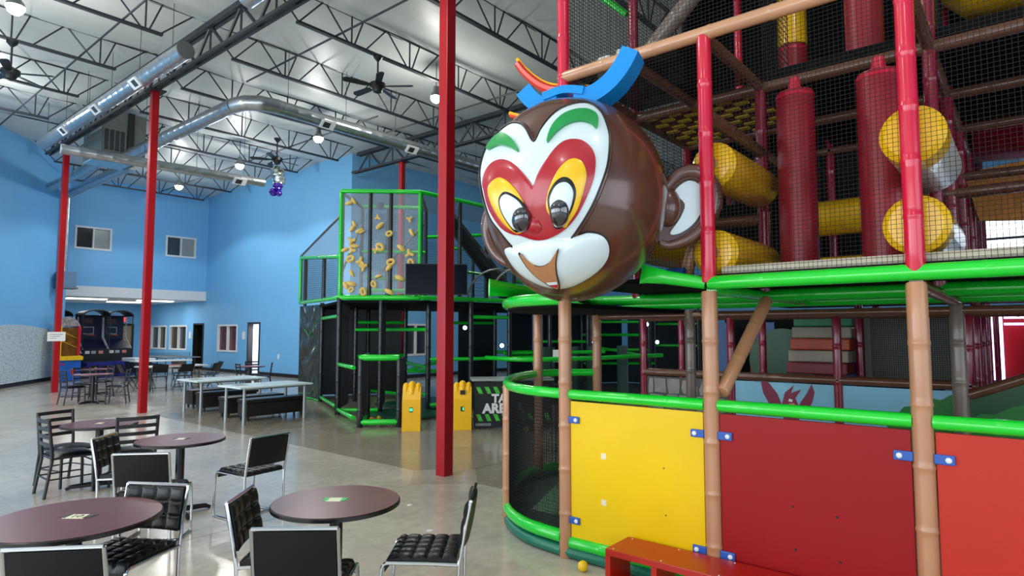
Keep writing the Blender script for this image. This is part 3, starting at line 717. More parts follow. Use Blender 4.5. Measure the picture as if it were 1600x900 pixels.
# ---- table tennis table
pt = thing('table_tennis_table', 'table tennis table with net near the arcade games', 'table tennis table', (11.6, 29.5, 0))
for y0 in (28.1, 29.48): MB().box((10.95, y0, .72), (12.45, y0 + 1.36, .76)).build('half_top', mat('dark_tt_top', (110, 122, 128), .35), pt)
for x in (11.1, 12.3):
    for y in (28.3, 29.2, 29.8, 30.6): MB().tube([(x, y, 0), (x, y, .72)], .02, 6).build('leg', M_frame, pt)
MB().net((10.85, 29.47, .77), (1, 0, 0), (0, 0, 1), 1.7, .15, .03, .003).build('net', M_net, pt)
for x in (10.83, 12.57): MB().tube([(x, 29.47, .72), (x, 29.47, .94)], .012, 6).build('net_post', M_frame, pt)
ah = thing('air_hockey_table', 'white and black air hockey table left of the middle red column', 'game table', (9.8, 27.5, 0))
MB().bevbox((9.45, 27.0, .66), (10.2, 28.4, .8), .03).build('rail', mat('white_gloss', (220, 224, 226), .25), ah)
MB().bevbox((9.53, 27.1, .2), (10.12, 28.3, .66), .03).build('cabinet', M_frame, ah)
for x in (9.6, 10.05):
    for y in (27.2, 28.2): MB().cyl((x, y, 0), (x, y, .21), .06, n=10).build('leg', M_frame, ah)

# ---- arcade: basketball machines and a crane game
M_navy = mat('navy_cabinet', (22, 26, 58), .35, var=.15); M_navyb = mat('blue_cabinet', (34, 40, 130), .35); M_strip = mat('white_trim_strip', (200, 205, 214), .4)
def hoops(x, y, lab, lit=False):
    """basketball machine: faces -Y; base, ramp, side rails, backboard, arched hood"""
    t = thing('basketball_machine', lab, 'arcade game', (x, y, 0), 'arcade basketball machines')
    w = .46
    MB().box((x - w, y - .9, .02), (x + w, y - .3, .62)).build('front_cabinet', M_navyb, t)
    MB().box((x - w + .08, y - .905, .12), (x - .03, y - .9, .5)).build('coin_door', M_black, t); MB().box((x + .05, y - .905, .12), (x + w - .06, y - .9, .5)).build('coin_door', M_black, t)
    MB().box((x - .2, y - .91, .3), (x - .12, y - .905, .42)).build('ticket_slot', M_strip, t)
    MB().box((x - w, y - .3, .02), (x + w, y + .9, .95)).build('ramp_cabinet', M_black, t)
    MB().box((x - w, y - .32, .72), (x + w, y - .28, 1.15)).build('score_panel', M_frame, t)
    for k, c in enumerate(((-.32, (214, 214, 214)), (-.1, (150, 154, 160)), (.16, (200, 120, 110)))):
        MB().box((x + c[0] - .07, y - .33, .95), (x + c[0] + .09, y - .32, 1.07)).build('score_card', mat('score_%d' % k, c[1], .5), t)
    MB().prism([(-.3, 1.0), (.8, 1.55), (.8, 1.5), (-.3, .95)], x - w, x + w, lambda u, v, q: (q, y + u, v)).build('ramp', M_navy, t)
    for sx in (-1, 1):
        MB().tube([(x + sx * w, y - .3, 1.12), (x + sx * w, y + .4, 1.62), (x + sx * w, y + .45, 2.45)], .02, 6).build('side_rail', M_strip, t)
        MB().tube([(x + sx * (w + .02), y - .25, 1.0), (x + sx * (w + .02), y - .25, 2.5)], .02, 6).build('cage_post', M_black, t)
        MB().net((x + sx * w, y - .2, 1.3), (0, 1, 0), (0, 0, 1), 1.0, 1.2, .1, .004).build('cage_net', M_net, t)
    MB().box((x - w, y + .75, 1.4), (x + w, y + .82, 2.55)).build('backboard', M_navy, t)
    MB().box((x - .2, y + .74, 1.75), (x + .2, y + .75, 2.05)).build('target_frame', M_strip, t); MB().box((x - .18, y + .73, 1.77), (x + .18, y + .74, 2.03)).build('target_field', M_navy, t)
    MB().box((x - .15, y + .735, 2.2), (x + .15, y + .75, 2.42)).build('score_display', mat('dim_display', (96, 60, 66), .4), t)
    MB().tube([(x + .17 * math.cos(a * math.pi / 8), y + .5 + .17 * math.sin(a * math.pi / 8), 1.7) for a in range(16)], .012, 6, True).build('hoop', mat('orange_hoop', (200, 80, 40), .4), t)
    hood = [(x + w * 1.05 * math.cos(a * math.pi / 12), 2.5 + .24 * math.sin(a * math.pi / 12)) for a in range(13)]
    MB().grid(lambda u, v: (hood[round(u * 12)][0], y - .3 + 1.15 * v, hood[round(u * 12)][1]), 12, 2).build('hood', M_black, t, True)
    MB().tube([(p[0], y - .3, p[1]) for p in hood], .03, 6).build('hood_edge', M_black, t, True)
    return t
hoops(7.85, 31.0, 'dark basketball arcade machine half hidden by the crane game')
hoops(8.85, 29.75, 'dark basketball arcade machine in the middle with a white target frame')
hoops(9.86, 30.2, 'dark basketball arcade machine on the right, open cage showing the wall')
cg = thing('crane_game', 'tall crane game with red side, amber window and blue base by the far red column', 'arcade game', (7.85, 28.6, 0))
MB().box((7.35, 28.6, .02), (8.25, 29.3, .78)).build('base', mat('crane_blue', (28, 96, 190), .4, var=.15, scale=5), cg)
MB().prism([(7.3, .78), (8.3, .78), (8.32, .9), (8.22, .95), (7.3, .93)], 28.52, 28.7, lambda u, v, w: (u, w, v)).build('control_ledge', mat('crane_yellow', (236, 190, 20), .4), cg)
MB().box((7.45, 28.58, .6), (7.55, 28.6, .68)).build('coin_slot', mat('crane_red', (190, 24, 40), .4), cg)
MB().lathe([(.12, 0), (.1, .01)], (7.95, 28.6, .35), 16, Matrix.Rotation(R(90), 3, 'X')).build('round_print', mat('crane_red', (190, 24, 40), .4), cg)
MB().box((7.38, 28.75, .93), (8.15, 29.25, 2.0)).build('prize_chamber', mat('amber_interior', (120, 74, 20), .3, var=.5, scale=4), cg)
MB().box((8.1, 28.65, .93), (8.22, 29.3, 2.05)).build('side_panel', mat('crane_red', (190, 24, 40), .4), cg)
MB().box((7.36, 28.65, .93), (7.44, 28.75, 2.05)).build('corner_post', mat('crane_yellow', (236, 190, 20), .4), cg)
MB().prism([(7.36, 2.05), (8.22, 2.05), (8.12, 2.2), (7.95, 2.36), (7.7, 2.4), (7.36, 2.35)], 28.7, 29.2, lambda u, v, w: (u, w, v)).build('marquee', mat('marquee_print', (150, 140, 140), .4, var=.6, scale=8), cg)
for z in (1.3, 1.65): MB().tube([(7.45, 28.72, z + .2), (8.1, 28.72, z - .05)], .01, 6).build('light_bar', mat('crane_yellow', (236, 190, 20), .4), cg)
cg.location = (7.85 - .30, 28.6 - .85, 0); cg.scale = (.78, 1, 1)

# ================================================================ GREEN AND BLACK TAG ARENA
AR = thing('tag_arena', 'green and black two-storey net play arena with a clear climbing tower', 'play structure', (8.35, 12, 0))
A = Vector((8.35, 12.0, 0)); B = Vector((9.57, 10.69, 0)); Cc = Vector((11.8, 10.66, 0)); D = Vector((15.5, 10.6, 0)); Wg = Vector((10.0, 16.3, 0)); A2b = Vector((9.75, 13.1, 0)); B2b = Vector((10.95, 12.0, 0))
up = lambda p, z: Vector((p.x, p.y, z))
ZD = 2.62
M_gtube = M_green
def gtube(a, b, r=.05): return pad_tube('green_rail', M_green, AR, a, b, r, .5, 1.03, 10)
def bpost(p, z0, z1, r=.055): return pad_tube('black_post', M_pad, AR, up(p, z0), up(p, z1), r, .35, 1.05, 10)
# tower
for p in (A, B): gtube(up(p, ZD), up(p, 5.06), .045)
for q in (A + Vector((.1, .08, 0)), B + Vector((.1, .08, 0)), A.lerp(B, .37), A.lerp(B, .63), A2b, B2b, A2b.lerp(B2b, .4)): bpost(q, ZD, 5.02, .045)
for a, b in ((A, B), (B, Cc), (Cc, D), (A2b, B2b)): gtube(up(a, 5.06), up(b, 5.06))
for a, b in ((A, A2b), (B, B2b)): MB().tube([up(a, 5.03), up(b, 5.03)], .04, 8).build('black_beam', M_pad, AR, True)
gtube(up(A, ZD), up(B, ZD), .062); gtube(up(B, ZD), Vector((10.9, 10.3, ZD)), .055); gtube(Vector((10.9, 10.3, ZD)), Vector((15.5, 9.3, ZD)), .055)
M_acr = clear('clear_acrylic', (200, 215, 225), .16)
dAB = (B - A).normalized(); nAB = Vector((dAB.y, -dAB.x, 0)); LAB = (B - A).length
if nAB.dot(Vector((-1, -1, 0))) < 0: nAB = -nAB
cw = MB().prism([(.04, ZD + .08), (LAB - .04, ZD + .08), (LAB - .04, 5.0), (.04, 5.0)], 0, .012, lambda u, v, w: A + dAB * u + nAB * w + Vector((0, 0, v))).build('climbing_pane', M_acr, AR)
M_hold = mat('sand_yellow_hold', (224, 190, 104), .55, var=.1, bump=.1, bscale=30)
holds = [(695, 325), (670, 335), (850, 422), (1055, 430), (865, 470), (700, 460), (690, 485), (750, 505), (925, 515), (1070, 508), (685, 560), (1003, 600), (868, 595), (840, 615), (705, 590), (645, 612), (690, 615), (1057, 632), (680, 665), (745, 680), (938, 683), (1068, 685), (762, 712), (928, 712), (690, 748), (860, 765), (655, 820), (690, 810), (832, 812), (688, 845), (765, 855), (930, 855), (995, 775), (735, 500)]
random.seed(3)
for hx, hy in holds:     # the holds' places on the pane, measured from its lower left corner
    u = (hx - 630) / 480 * (LAB - .1) + .06; z = 5.0 - (hy - 300) / 640 * 2.5 - .08
    c = A + dAB * min(max(u, .1), LAB - .1) + nAB * .05 + Vector((0, 0, z)); r = random.uniform(.055, .085); k = random.random()
    mb = MB(); Mx = Matrix((dAB, Vector((0, 0, 1)), nAB)).transposed() @ Matrix.Rotation(random.uniform(0, 6), 3, 'Z')
    if k < .3: mb.tube([c + Mx @ Vector((r * math.cos(a * math.pi / 5) * .7, r * math.sin(a * math.pi / 5), .0)) for a in range(10)], r * .5, 6, True)
    elif k < .8: mb.lathe([(r * .2, r * .6), (r * .8, r * .35), (r, 0), (r * .9, -.05)][::-1], c, 9, Mx @ Matrix.Diagonal((1.5, .7, 1)).to_3x3())
    else:
        for q in range(3): a = q * 2.1; mb.tube([c, c + Mx @ Vector((math.cos(a) * r * 1.3, math.sin(a) * r * 1.3, .02))], [r * .55, r * .4], 6)
    mb.build('climbing_hold', M_hold, cw, True)
MB().bevbox((-.07, -.06, -.08), (.07, .06, .08), .01, Matrix.Translation(A.lerp(B, .47) + Vector((.2, .2, 4.78)))).build('speaker', M_pad, AR)
# side windows of the tower and grey sheet netting
M_sheet = clear('grey_mesh_sheet', (120, 124, 128), .45, .6)
def sheet(pts, nm='mesh_sheet', m=M_sheet): return MB().quad(*pts).build(nm, m, AR)
sheet([up(A, 5.0), up(B, 5.0), up(B2b, 5.0), up(A2b, 5.0)])
sheet([up(B, 4.6), up(Cc, 4.6), up(Cc, 5.0), up(B, 5.0)])
# sloping side roof and wing
sheet([up(A, 4.45), up(A, 3.6), up(Wg, 4.02)]); MB().tube([up(A, 4.5), up(Wg, 4.05)], .03, 8).build('slope_beam', mat('bronze_tube', (110, 96, 88), .3, .5), AR, True)
MB().tube([up(A2b, 4.6), up(A, 3.1)], .03, 8).build('slope_beam', mat('bronze_tube', (110, 96, 88), .3, .5), AR, True)
gtube(up(A, 3.55), up(Wg, 4.0)); gtube(up(A, ZD), up(Wg, 2.68)); gtube(up(Wg, 2.68), up(Wg, 4.0), .045); bpost(A.lerp(Wg, .35), ZD, 3.7, .05); bpost(Wg + Vector((.1, -.1, 0)), 0, 4.0, .05)
dW2 = (Wg - A).normalized(); LW2 = (Wg - A).length
g2_ = gtube(up(A2b, 2.9), up(B2b, 2.9), .05); gtube(up(A2b, 3.3) + Vector((.6, .6, 0)), up(B2b, 3.2) + Vector((.3, .6, 0)), .045)
MB().tube([up(A2b, 2.8) + Vector((.3, .4, 0)), up(B2b, 4.7) + Vector((.2, .3, 0))], .035, 8).build('slope_beam', mat('bronze_tube', (110, 96, 88), .3, .5), AR, True)
mb = MB()
for i in range(70): mb.tube([up(A.lerp(Wg, i / 70), ZD), up(A.lerp(Wg, i / 70), 3.55 + .45 * i / 70)], .004, 3, caps=False)
for i in range(20): mb.tube([up(A, ZD + .93 * i / 20), up(Wg, 2.68 + 1.32 * i / 20)], .004, 3, caps=False)
tag(mb.build('wing_net', M_netg, AR), kind='stuff')
# wrinkled black tarpaulin below the wing
T0 = Wg; T1 = Vector((9.62, 14.6, 0)); dT = (T1 - T0); nT = Vector((dT.y, -dT.x, 0)).normalized()
if nT.x > 0: nT = -nT
random.seed(5)
def tarp(u, v):
    p = T0.lerp(T1, u); w = .05 * math.sin(v * 31 + 4 * math.sin(u * 5)) * (1 - .4 * u) + .04 * math.sin(u * 17 + v * 9) + .03 * math.sin(u * 8 - v * 23)
    return up(p, .03 + 2.55 * v) + nT * w * .35 * min(1, 6 * u * (1 - u) + .05)
tp = MB().grid(tarp, 26, 60).build('tarpaulin', mat('black_tarp', (40, 50, 47), .26, var=.25, scale=2, coat=.4, bump=.7, bscale=5), AR, True)
for pts in ([(.25, .74), (.5, .66), (.8, .84)], [(.1, .03), (.6, .05), (.85, .16)]):
    MB().tube([Vector(tarp(u, v)) + nT * .012 for u, v in pts], .018, 6).build('green_print', mat('dull_green_print', (40, 130, 70), .5), tp)
MB().tube([tarp(u / 10, 0) + nT * .02 for u in range(11)], .02, 6).build('green_hem', M_green, tp)
# ground floor posts
gp = [A, A.lerp(B, .5) + Vector((.05, 0, 0)), T1, Vector((10.1, 10.95, 0)), Vector((10.92, 10.35, 0)), Vector((12.0, 10.05, 0)), Vector((13.3, 9.75, 0)), Vector((14.6, 9.4, 0)), Vector((10.2, 13.9, 0)), Vector((11.5, 13.4, 0)), Vector((12.6, 12.7, 0)), Vector((13.9, 12.2, 0)), Vector((15.2, 11.6, 0)), Vector((11.6, 15.2, 0)), Vector((16.2, 10.3, 0)), Vector((17.4, 9.0, 0)), Vector((15.4, 8.2, 0)), Vector((17.5, 11.5, 0)), Vector((19, 9.6, 0)), Vector((19.2, 8.2, 0))]
for p in gp: bpost(p, 0, ZD, .06)
def g2(a, b, r=.045): return gtube(Vector(a), Vector(b), r)
for a, b, z in ((A, Vector((7.75, 10.6, 0)), 1.12), (A, Vector((7.75, 10.6, 0)), .12), (A, A.lerp(B, .5), .1), (T1, A, 2.2), (T1, A + Vector((.3, .5, 0)), .12), (gp[3], gp[4], 1.2), (gp[3], gp[4], .14), (gp[4], gp[5], 1.2), (gp[5], gp[6], 1.2), (gp[8], gp[3], 1.9), (gp[8], gp[9], 2.1), (gp[8], gp[9], 1.2), (gp[9], gp[10], .75), (gp[10], gp[11], 2.1), (gp[11], gp[12], 1.25), (gp[13], gp[9], .12), (gp[14], gp[15], 2.15), (gp[14], gp[15], 1.3), (gp[17], gp[15], 1.75), (gp[15], gp[16], .95), (gp[12], gp[14], 1.55), (gp[4], gp[5], 2.2), (gp[17], gp[18], .8), (gp[18], gp[19], 1.4), (gp[18], gp[19], 2.1), (gp[5], gp[11], .5), (gp[3], gp[9], 1.0), (gp[3], gp[9], .35)):
    g2(up(a, z), up(b, z))
g2((12.6, 12.7, 1.1), (11.5, 13.4, .75)); g2((17.4, 9.0, 1.1), (16.2, 10.3, 1.4))
# upper floor behind the tower: posts, rails and a black sleeve slide
for p in ((10.85, 10.67, 0), (11.8, 10.66, 0), (12.9, 10.64, 0), (14.2, 10.62, 0), (15.5, 10.6, 0), (12.3, 12.6, 0), (13.8, 13, 0), (15.3, 13.0, 0), (17, 12, 0)): bpost(Vector(p), ZD, 5.0 if p[0] < 13 else 4.3, .05)
for a, b in (((10.95, 12, 4.3), (12.9, 11.6, 4.55)), ((12.3, 12.6, 4.2), (14.5, 11.6, 4.2)), ((12.9, 10.64, 3.95), (15.5, 10.6, 3.95)), ((12.9, 10.64, 3.2), (15.5, 10.6, 3.2)), ((11.8, 10.66, 3.0), (14.2, 10.62, 3.0)), ((12.3, 12.6, 3.6), (15.3, 13, 3.6)), ((15.5, 10.6, 4.3), (17, 12, 4.3)), ((9.75, 13.1, 3.9), (10.95, 12.0, 3.9)), ((9.75, 13.1, 2.75), (11.2, 12.4, 2.75))): g2(a, b)
MB().tube([(10.78, 11.15, 4.8), (11.65, 10.6, 3.6), (12.2, 10.25, 2.75)], [.2, .2, .22], 8).build('sleeve_slide', M_pad, AR, True)
mb = MB().net((12.9, 10.63, 2.7), (1, 0, 0), (0, 0, 1), 2.6, 1.5, .07, .004); mb.net((9.75, 13.1, 2.7), (1.2, -1.1, 0), (0, 0, 1), 1.6, 2.2, .06, .004); mb.net((10.9, 12.5, 2.7), (1, -.05, 0), (0, 0, 1), 4, 1.6, .07, .004)
tag(mb.build('upper_net', M_netg, AR), kind='stuff')
# net tunnel arch
for dy in (0, .75):
    MB().tube([(10.95 + .75 * (1 - math.cos(a * math.pi / 12)) * .64, 9.75 - .75 * (1 - math.cos(a * math.pi / 12)) * .77 + dy, ZD + .75 * math.sin(a * math.pi / 12)) for a in range(13)], .028, 8).build('arch_hoop', mat('grey_hoop', (120, 122, 120), .35, .3), AR, True)
mb = MB()
for a in range(0, 25): x = 10.95 + .75 * (1 - math.cos(a * math.pi / 24)) * .64; y = 9.75 - .75 * (1 - math.cos(a * math.pi / 24)) * .77; z = ZD + .75 * math.sin(a * math.pi / 24); mb.tube([(x, y, ZD), (x, y, z)], .004, 3, caps=False); mb.tube([(x, y, z), (x, y + .75, z)], .004, 3, caps=False)
for k in range(1, 12): mb.tube([(10.95 + .96 * 0, 9.75, ZD + k * .06), (10.95 + .96, 9.75 - 1.155, ZD + k * .06)], .003, 3, caps=False)
tag(mb.build('arch_net', M_netg, AR), kind='stuff')
# decks and black sheeting that darken the ground floor
MB().prism([(A.x + .05, A.y), (B.x, B.y + .05), (10.9, 10.4), (15.5, 9.4), (20, 8.4), (20.5, 13), (13.5, 15), (10.3, 16.2)], 2.5, 2.56, lambda u, v, w: (u, v, w)).build('deck', M_deck, AR)
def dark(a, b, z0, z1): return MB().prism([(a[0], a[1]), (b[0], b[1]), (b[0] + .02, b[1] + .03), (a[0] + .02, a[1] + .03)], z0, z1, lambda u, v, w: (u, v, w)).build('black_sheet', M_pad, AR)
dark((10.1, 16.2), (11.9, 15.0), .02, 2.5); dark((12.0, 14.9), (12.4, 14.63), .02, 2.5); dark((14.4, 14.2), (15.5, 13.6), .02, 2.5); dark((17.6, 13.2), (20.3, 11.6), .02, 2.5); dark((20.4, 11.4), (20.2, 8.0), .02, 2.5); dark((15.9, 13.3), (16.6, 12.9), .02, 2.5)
M_dgreen = mat('dark_green_mat', (14, 74, 50), .4, var=.15, scale=3)
for a, b in (((8.6, 9.9), (10.0, 11.6)), ((10.0, 10.9), (12.0, 12.8)), ((12.0, 10.0), (15.0, 12.0))): MB().bevbox((a[0], a[1], .0), (b[0], b[1], .06), .02).build('floor_mat', M_dgreen, AR)
for p in ((13.0, 9.7), (13.9, 9.5), (14.5, 9.3), (15.6, 9.0)): MB().box((p[0], p[1], .05), (p[0] + .45, p[1] + .08, 1.45)).build('green_barrier', M_dgreen, AR)
# entry stall with green rails and net sides
S1 = Vector((7.53, 10.08, 0)); S2 = Vector((8.05, 9.55, 0)); back = Vector((.72, .72, 0))
for p in (S1, S2, S1 + back, S2 + back): bpost(p, 0, 1.32, .06)
gtube(up(S1, 1.34), up(S2, 1.34), .06); gtube(up(S1, .1), up(S2, .1), .055); gtube(up(S1, 1.34), up(S1 + back, 1.36), .05); gtube(up(S1, .1), up(S1 + back, .1), .05)
mb = MB().net(S1 + Vector((0, 0, .1)), back, (0, 0, 1), 1.02, 1.2, .03, .004); mb.net(S2 + Vector((0, 0, .1)), back, (0, 0, 1), 1.02, 1.2, .03, .004); mb.net(A + Vector((0, 0, .1)), (.7, .7, 0), (0, 0, 1), 1.4, 2.4, .04, .004); mb.net(A.lerp(B, .5) + Vector((0, 0, .1)), (.7, .7, 0), (0, 0, 1), 1.4, 2.4, .04, .004)
tag(mb.build('stall_net', M_net, AR), kind='stuff')
# curved green guard rail further right
curve_tube('green_rail', M_green, AR, [(11.3, 10.2, 1.22), (11.4, 9.2, 1.2), (12.2, 8.6, 1.2), (13.4, 8.2, 1.2), (14.3, 7.9, 1.22), (15.4, 7.6, 1.22)], .055)
curve_tube('green_rail', M_green, AR, [(12.2, 10.4, 1.3), (13.3, 9.9, 1.3), (14.8, 9.0, 1.3)], .05)
o = MB().box((-.16, -.01, 1.13), (.16, .005, 1.42), frame45((12.15, 8.62, 0), R(-50))).build('white_notice', M_white); tag(o, 'white paper notice behind the brown corner posts', 'sign')
M_led = mat('cool_led', (190, 215, 255), .5, var=0, emit=6)
for k, p in enumerate(((11.7, 11.3, 1.95), (15.2, 9.6, 1.55), (15.6, 8.15, 2.05), (16.5, 8.3, 1.55), (12.0, 10.3, 1.5))):
    l = thing('target_light', 'small glowing white target light in the arena, %s' % ['left of the nearest red column', 'left of the white paper notice', 'highest among the brown corner posts', 'low between the brown and crimson posts', 'right of the nearest red column'][k], 'light', p, 'arena target lights')
    MB().lathe([(.075, 0), (.075, .05), (.06, .06)], p, 14, Matrix.Rotation(R(-45), 3, 'Z') @ Matrix.Rotation(R(90), 3, 'X')).build('housing', M_black, l)
    MB().lathe([(.055, .06), (.04, .075)], p, 14, Matrix.Rotation(R(-45), 3, 'Z') @ Matrix.Rotation(R(90), 3, 'X')).build('lens', M_led, l)
# television
tv = thing('television', 'large black flat television on the arena balcony behind the nearest red column', 'television', (9.8, 10.4, 2.7))
Mt = frame45((9.78, 10.32, 3.03), R(-46))
MB().bevbox((-.72, -.03, -.35), (.68, .03, .36), .01, Mt).build('screen_body', M_black, tv); MB().box((-.70, -.034, -.33), (.66, -.03, .34), Mt).build('screen', mat('dark_screen', (8, 13, 26), .2, spec=.08), tv)
MB().box((-.1, .03, -.2), (.1, .12, .2), Mt).build('mount', M_frame, tv)
# yellow kiosks
M_kio = mat('yellow_kiosk', (244, 186, 8), .35, var=.03)
def kiosk(x, y, lab, scr):
    t = thing('wristband_kiosk', lab, 'kiosk', (x, y, 0), 'yellow kiosks')
    Mk = frame45((x, y, 0), R(-46))
    fn = lambda q: (lambda u, v, w: Mk @ Vector((w, u, v)))
    MB().prism([(0, 0), (.3, 0), (.3, .8), (.12, .8), (.02, .58), (0, .58)], -.17, .17, lambda u, v, w: Mk @ Vector((w, u, v))).build('cabinet', M_kio, t)
    for k, (dx, r, h) in enumerate(((-.115, .058, .83), (0, .07, .86), (.115, .058, .83))):
        MB().tube([Mk @ Vector((dx, .12, .66)), Mk @ Vector((dx, .15, .76)), Mk @ Vector((dx, .18, h)), Mk @ Vector((dx, .19, h + .03)), Mk @ Vector((dx, .2, h + .05))], [r, r, r, r * .75, r * .25], 12).build('finger', M_kio, t, True)
    MB().box((-.035, -.006, .35), (.03, .001, .44), Mk).build('screen', M_black, t)
    MB().box((-.03 if scr else .0, -.009, .37), (.025, -.006, .425), Mk).build('screen_light', mat('green_lcd', (60, 220, 160), .5, var=0, emit=1.2), t)
    if not scr:
        MB().box((-.045, .035, .66), (.045, .055, .74), Mk).build('reader', M_black, t)
    return t
kiosk(7.85, 8.96, 'yellow kiosk with three rounded fingers on top, left of the nearest red column', True)
kiosk(8.57, 8.33, 'yellow kiosk with a black reader, right of the nearest red column', False)
# arena counter with printed banner
ct = thing('arena_counter', 'black counter banner with green stripes and white TAG ARENA lettering', 'counter', (9.3, 7.8, 0))
Mb = frame45((8.83, 8.27, 0), R(-42.5)); LBn = 1.5
MB().box((0, 0, .02), (LBn, .03, .88), Mb).build('banner', mat('black_banner', (22, 28, 30), .35, var=.3, scale=5), ct)
MB().bevbox((-.05, -.06, .9), (LBn + .05, .5, .95), .01, Mb).build('counter_top', mat('counter_grey', (150, 158, 154), .35), ct)
for x in (.02, LBn - .05): MB().box((x, .42, 0), (x + .03, .46, .9), Mb).build('leg', M_frame, ct)
for row in (.66, .06 + .08):
    for k in range(9):
        u0 = .03 + k * .165
        MB().prism([(u0, row + .13), (u0 + .08, row + .13), (u0 + .14, row), (u0 + .06, row)], -.004, 0, lambda u, v, w: Mb @ Vector((u, w, v))).build('green_stripe', mat('stripe_green', (70, 190, 60), .5, var=.3, scale=20), ct)
Mx = Mb @ Matrix.Translation((.56, -.006, .56)) @ Matrix.Rotation(R(90), 4, 'X')
text_mesh('TAG', .22, .003, 'lettering', M_white, ct, Mx, bold=.01); text_mesh('ARENA', .245, .003, 'lettering', M_white, ct, Mx @ Matrix.Translation((0.0, -.19, 0)), bold=.012)
MB().box((.02, -.004, .05), (.32, 0, .1), Mb).build('small_print', mat('grey_print', (120, 126, 126), .5, var=.4, scale=40), ct)
MB().bevbox((-.16, .0, .02), (-.03, .2, .22), .03, Mb).build('cable_box', M_black, ct)
# stray balls
M_ball = mat('yellow_ball', (238, 196, 30), .35)
def ball(x, y, z, r, lab): 
    o = MB().lathe([(r * math.sin(math.pi * (i + .02) / 12.04), -r * math.cos(math.pi * (i + .02) / 12.04)) for i in range(13)], (x, y, z), 20).build('play_ball', M_ball, None, True); return tag(o, lab, 'ball', 'yellow play balls')
ball(4.17, 2.75, .041, .041, 'yellow play ball on the floor in front of the yellow panel')
ball(8.2, 10.6, .045, .045, 'left one of two yellow balls on the floor inside the entry stall'); ball(8.42, 10.62, .045, .045, 'right one of two yellow balls on the floor inside the entry stall')
ball(9.5, 11.2, .105, .045, 'yellow ball on the green mat deep inside the arena'); ball(9.2, 7.3, .045, .045, 'yellow ball on the floor below the arena lettering')

# ================================================================ RED PLAYGROUND
PG = thing('indoor_playground', 'tall red and brown padded net playground with green rails and coloured panels', 'playground', (4.35, .51, 0))
X0 = 4.35; PI_ = 1.26
XS = [X0 + PI_ * k for k in range(5)]; YS = [4.29, 3.03, 1.77, .51, -.75, -2.01]
def post(m, x, y, z0, z1, r=.056, seg=.34): return pad_tube('post', m, PG, (x, y, z0), (x, y, z1), r, seg, 1.07)
def beam(m, a, b, r=.045, seg=.42): return pad_tube('beam', m, PG, a, b, r, seg, 1.06)
# ground floor: brown front posts
for y in (3.03, 1.77, .51, -.75): post(M_brown, X0, y, 0, 2.14)
for x, y in ((6.19, 4.72),): post(M_brown, x, y, 0, 2.1, .056)
post(M_brown, 6.87, 4.29, 0, 2.1, .058); M_gbr = mat('grey_brown_vinyl', (120, 104, 92), .3, var=.1, coat=.3)
post(M_gbr, 6.87, 3.03, 0, 2.1, .06, .36); post(M_gbr, 6.87, .51, 0, 2.1, .06, .36)
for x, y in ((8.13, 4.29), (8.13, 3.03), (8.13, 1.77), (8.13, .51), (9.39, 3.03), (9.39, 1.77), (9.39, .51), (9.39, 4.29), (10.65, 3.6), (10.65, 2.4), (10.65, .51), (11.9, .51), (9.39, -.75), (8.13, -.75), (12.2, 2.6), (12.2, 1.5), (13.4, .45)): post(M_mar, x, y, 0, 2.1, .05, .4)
# green hand rails and coloured panels along the front
for (ya, yb), pm, nm in (((3.03, 1.77), M_yelp, 'yellow'), ((1.77, .51), M_redp, 'red'), ((.51, -.75), M_orap, 'orange')):
    pad_tube('hand_rail', M_green, PG, (X0, ya - .05, 1.33), (X0, yb + .05, 1.33), .043, .3, 1.04)
    pad_tube('floor_rail', M_green, PG, (X0 - .0, ya - .05, .13), (X0 - .0, yb + .05, .13), .05, .3, 1.04)
    MB().tube([(X0 + .0, ya, .05), (X0 + .0, yb, .05)], .05, 10).build('floor_edge', mat('teal_vinyl', (20, 110, 88), .35), PG, True)
    p = MB().bevbox((X0 - .012, yb + .06, .16), (X0 + .012, ya - .06, 1.275), .004).build('panel', pm, PG); tag(p, '%s plastic front panel' % nm)
    for z in (1.125, .315):
        for yy, s in ((ya, -1), (yb, 1)):
            b = MB().bevbox((X0 - .03, min(yy + s * .05, yy + s * .15), z - .028), (X0 - .013, max(yy + s * .05, yy + s * .15), z + .028), .006).build('bracket', M_blue, p)
            MB().lathe([(.017, 0), (.015, .008), (.005, .012)], (X0 - .03, yy + s * .12, z), 12, Matrix.Rotation(R(-90), 3, 'Y')).build('bolt', M_bolt, p)
    if nm == 'yellow':
        for y, z in ((2.66, .86), (2.66, .50)): MB().box((X0 - .0135, y - .025, z - .02), (X0 - .012, y + .02, z + .025)).build('tape_scrap', mat('white_tape', (222, 214, 180), .6), p)
        for y, z in ((2.14, .84), (2.13, .5)): MB().lathe([(.006, 0), (.004, .004)], (X0 - .012, y, z), 8, Matrix.Rotation(R(-90), 3, 'Y')).build('screw_hole', M_black, p)
    if nm == 'red':
        for y, z in ((1.24, .72), (1.23, .45), (.98, .70), (.97, .43)): MB().lathe([(.009, 0), (.006, .006)], (X0 - .012, y, z), 8, Matrix.Rotation(R(-90), 3, 'Y')).build('screw_hole', M_black, p)
    if nm == 'orange':
        MB().lathe([(.012, 0), (.006, .006)], (X0 - .012, .06, .82), 10, Matrix.Rotation(R(-90), 3, 'Y')).build('screw', M_bolt, p)
